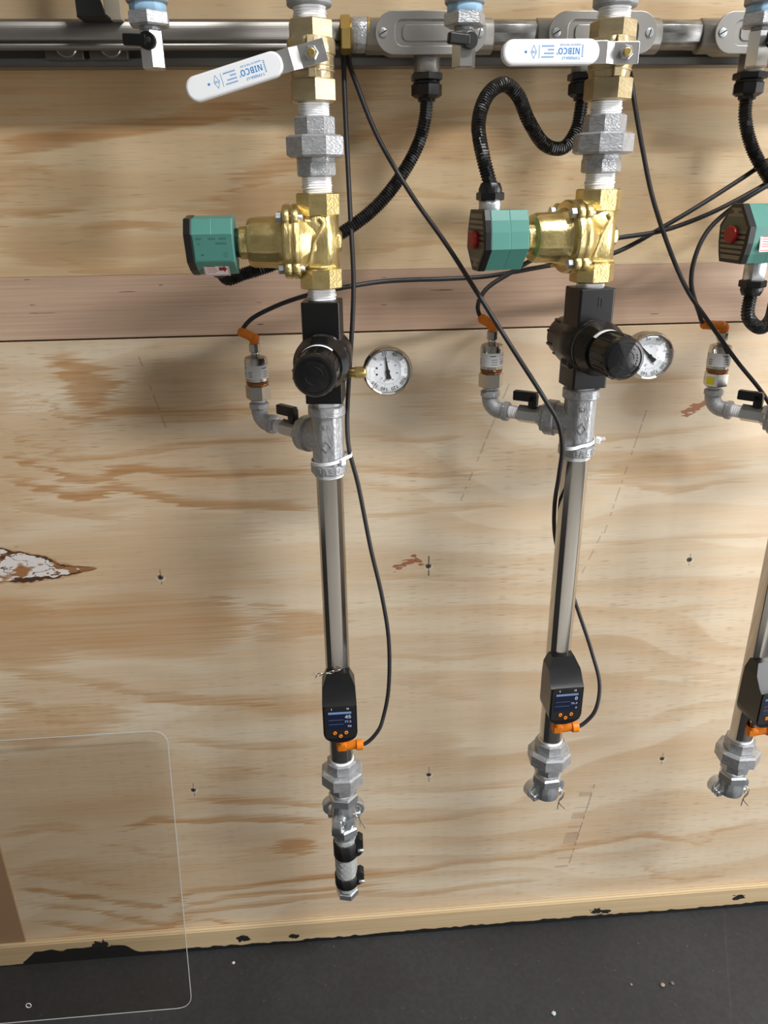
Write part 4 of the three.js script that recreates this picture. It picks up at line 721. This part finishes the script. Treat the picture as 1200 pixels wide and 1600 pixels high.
const flowEnds = [['A', 0, [0.030, -0.808, 0.182], 'black cable looping from conduit down to the left flow meter plug'], ['B', 1, [0.382, -0.795, 0.19], 'black cable crossing diagonally to the middle tee and flow meter'], ['E', 2, null, 'black cable running from conduit down to the right-edge flow meter']];
flowEnds.forEach(([k, i, end, label]) => {
  const o = thing('flow_cable', label, 'cable', [0, 0, 0], 'black flow meter cables');
  const headY = [-0.7185, -0.7105, -0.742][i], q = [XD[i], headY - 0.074, Z + 0.022], yy = q[1] - 0.009, pts = PATH[k].map(p => [...p]);
  const out = [q[0] + 0.031, yy + 0.003, q[2] + 0.003];
  if (end) { pts.pop(); pts.push([out[0] + 0.030, out[1] + 0.026, out[2] - 0.004], [out[0] + 0.016, out[1] + 0.008, out[2] - 0.001], [out[0] + 0.006, out[1] + 0.001, out[2]], out); } else pts.push([XD[i] + 0.075, -0.7, Z + 0.01], [XD[i] + 0.06, -0.79, Z + 0.02], out);
  part('cable', tube(pts, 0.0031, 320, 10), M.cable, o);
  const pl = part('plug', [tube([[q[0], q[1] + 0.004, q[2]], [q[0] + 0.001, yy + 0.003, q[2]], [q[0] + 0.008, yy, q[2]], [q[0] + 0.02, yy + 0.002, q[2] + 0.001], out], 0.0072, 30, 12), T(alongX(cyl(0.0085, -0.0055, 0.0055, 0.001)), [out[0] - 0.002, out[1], out[2]]), rbox(0.016, 0.013, 0.014, 0.003, [q[0] + 0.001, yy, q[2]])], M.orange, o); pl.userData.label = 'orange angled plug';
});
[['X1', 'black ribbed conduit curving behind the leftmost brass valve to its coil'], ['X2', 'black ribbed conduit looping in an S to the middle coil'], ['X3', 'black ribbed conduit hanging from the right-edge gland'], ['X3b', 'short bend of black ribbed conduit under the right-edge coil']].forEach(([k, label], n) => {
  const pts = PATH[k].map(p => [...p]);
  solo('flexible_conduit', corrugated(pts, 0.0086), M.ribbed, label, 'conduit', 'ribbed flexible conduits');
});
// cable ties round the lower rings of the tees
[[0, 0.0045, 0.75, 'white nylon cable tie round the leftmost tee'], [1, 0.0045, 1.25, 'white nylon cable tie round the middle tee']].forEach(([i, w, a, label]) => {
  const o = thing('cable_tie', label, 'cable tie', [XD[i], teeTop[i] - 0.075, Z], 'white cable ties'), pts = [];
  for (let k = 0; k <= 40; k++) { const t = k / 40 * Math.PI * 2; let r = 0.0228; const cab = i ? [-0.026, 0.03] : [0.03, -0.006]; const ca = Math.atan2(cab[1], cab[0]); let da = Math.abs(((t - ca + Math.PI * 3) % (Math.PI * 2)) - Math.PI); r += (i ? 0.012 : 0.0085) * (1 - sst(0.05, 0.75, da)); pts.push([r * Math.cos(t), 0.004 * Math.cos(t) * (i ? 0.6 : 0.9), r * Math.sin(t)]); }
  const c = new THREE.CatmullRomCurve3(pts.slice(0, -1).map(p => V3(...p)), true); const s = rrect(0.0045, 0.0013, 0.0004); // band: height along y
  const g = new THREE.ExtrudeGeometry(s, { steps: 90, extrudePath: c, bevelEnabled: false }); g.computeBoundingBox(); 
  const band = []; { const N = 90, pos = [], idx = []; for (let k = 0; k <= N; k++) { const p = c.getPointAt((k % N) / N), rr = Math.hypot(p.x, p.z), ux = p.x / rr, uz = p.z / rr; for (const [dr, dy] of [[0, -0.0023], [0.0012, -0.0023], [0.0012, 0.0023], [0, 0.0023]]) pos.push(p.x + ux * dr, p.y + dy, p.z + uz * dr); } for (let k = 0; k < N; k++) for (let j = 0; j < 4; j++) { const A = k * 4 + j, B = k * 4 + (j + 1) % 4; idx.push(A, A + 4, B, B, A + 4, B + 4); } const bg = new THREE.BufferGeometry(); bg.setAttribute('position', new THREE.Float32BufferAttribute(pos, 3)); bg.setIndex(idx); band.push(flat(bg)); }
  part('tie_band', band, M.nylon, o);
  const hx = 0.0245 * Math.cos(a), hz = 0.0245 * Math.sin(a), tail = i ? [[0.0258, 0.001, 0.0], [0.034, 0.006, 0.010]] : [[0.0, 0, 0], [0, 0, 0]];
  part('tie_head', [rbox(0.009, 0.0085, 0.006, 0.001, i ? [0.0262, 0.003, 0.010] : [hx, 0.0, hz], [0, Math.PI / 2 - (i ? 0.37 : a), 0]), ...(i ? [rbox(0.012, 0.0045, 0.0013, 0.0004, [0.029, 0.005, 0.012], [0, -0.4, 0.3])] : [])], M.nylon, o);
});

// ---------------------------------------------------------------- small things on the wall and floor
const screwWhere = ['left of the leftmost drop', 'beside the larger reddish smear', 'between the middle and right drops', 'low between the first two drops', 'just right of the clear sheet', 'low between the middle and right drops'];
SCREWS.forEach(([x, y], k) => {
  const o = thing('wood_screw', `small steel screw head sunk in the plywood ${screwWhere[k]}`, 'screw', [x, y, 0], 'screws in the plywood');
  part('screw_head', alongZ(lathe([[0, 0.0012], [0.0038, 0.0012], [0.0046, 0.0002], [0.003, -0.004], [0, -0.004]], 24)), std('#6d6a64', 0.5, 0.7), o);
  part('cross_slot', [rbox(0.0045, 0.0012, 0.0006, 0.0002, [0, 0, 0.0014]), rbox(0.0012, 0.0045, 0.0006, 0.0002, [0, 0, 0.0014])], M.paintBlack, o);
});
const crumb = (x, z, s, col, label) => { const g = new THREE.IcosahedronGeometry(s, 1), p = g.attributes.position; for (let k = 0; k < p.count; k++) { const q = 0.75 + 0.5 * vn(p.getX(k) * 900 + x * 50, p.getY(k) * 900 + p.getZ(k) * 400); p.setXYZ(k, p.getX(k) * q, p.getY(k) * q * 0.6, p.getZ(k) * q); } solo('floor_crumb', flat(g), std(col, 0.8), label, 'debris', 'crumbs on the black floor', [x, -1.44 + s * 0.5, z]); };
crumb(0.378, 0.208, 0.0042, '#b8cdd0', 'pale bluish crumb at the bottom edge of the floor');
crumb(0.605, 0.172, 0.0045, '#a58d76', 'larger tan crumb of the pair on the black floor');
crumb(0.625, 0.17, 0.0038, '#6e675f', 'darker crumb of the pair on the black floor');
crumb(0.545, 0.165, 0.0026, '#8b8b86', 'tiny grey speck left of the crumb pair');
crumb(-0.236, 0.049, 0.003, '#d5d2cb', 'tiny white speck beside the clear sheet near the wall');
// brown hardboard sheet on the wall at the far left
solo('hardboard_panel', rbox(0.7, 0.66, 0.004, 0.0008, [-1.0, -1.0565, 0.0025]), std('#a08263', 0.65), 'brown hardboard panel seen through the clear sheet at the left edge', 'panel');
// clear acrylic sheet leaning on the wall
{
  const w = 0.72, h = 0.575, lean = Math.atan2(0.112, 0.564), o = thing('acrylic_sheet', 'clear acrylic sheet with rounded corners leaning on the wall at lower left', 'plastic sheet', [-0.306 - w / 2, -1.44, 0.134]);
  o.rotation.x = -lean;
  const sh = rrect(w, h, 0.024, 0, h / 2 + 0.0005), hole = new THREE.Path(); hole.absarc(0.0595, 0.035, 0.0042, 0, Math.PI * 2, true); sh.holes.push(hole);
  part('sheet', T(new THREE.ShapeGeometry(sh, 16), [0, 0, 0]), std('#f0eeeb', 0.05, 0, { transmission: 1, thickness: 0, ior: 1.49 }), o);
  const outline = rrect(w, h, 0.024, 0, h / 2 + 0.0005).getSpacedPoints(160).map(p => [p.x, p.y, 0]); outline.pop();
  const eg = new THREE.TubeGeometry(new THREE.CatmullRomCurve3(outline.map(p => V3(...p)), true), 320, 0.0008, 6, true);
  part('cut_edge', eg, std('#dfe3e2', 0.5, 0, { transmission: 0.4, thickness: 0 }), o);
  part('hole_rim', T(new THREE.TorusGeometry(0.0046, 0.0008, 8, 24), [0.0595, 0.035, 0]), std('#cfd3d2', 0.5), o);
}
renderer.render(scene, camera);
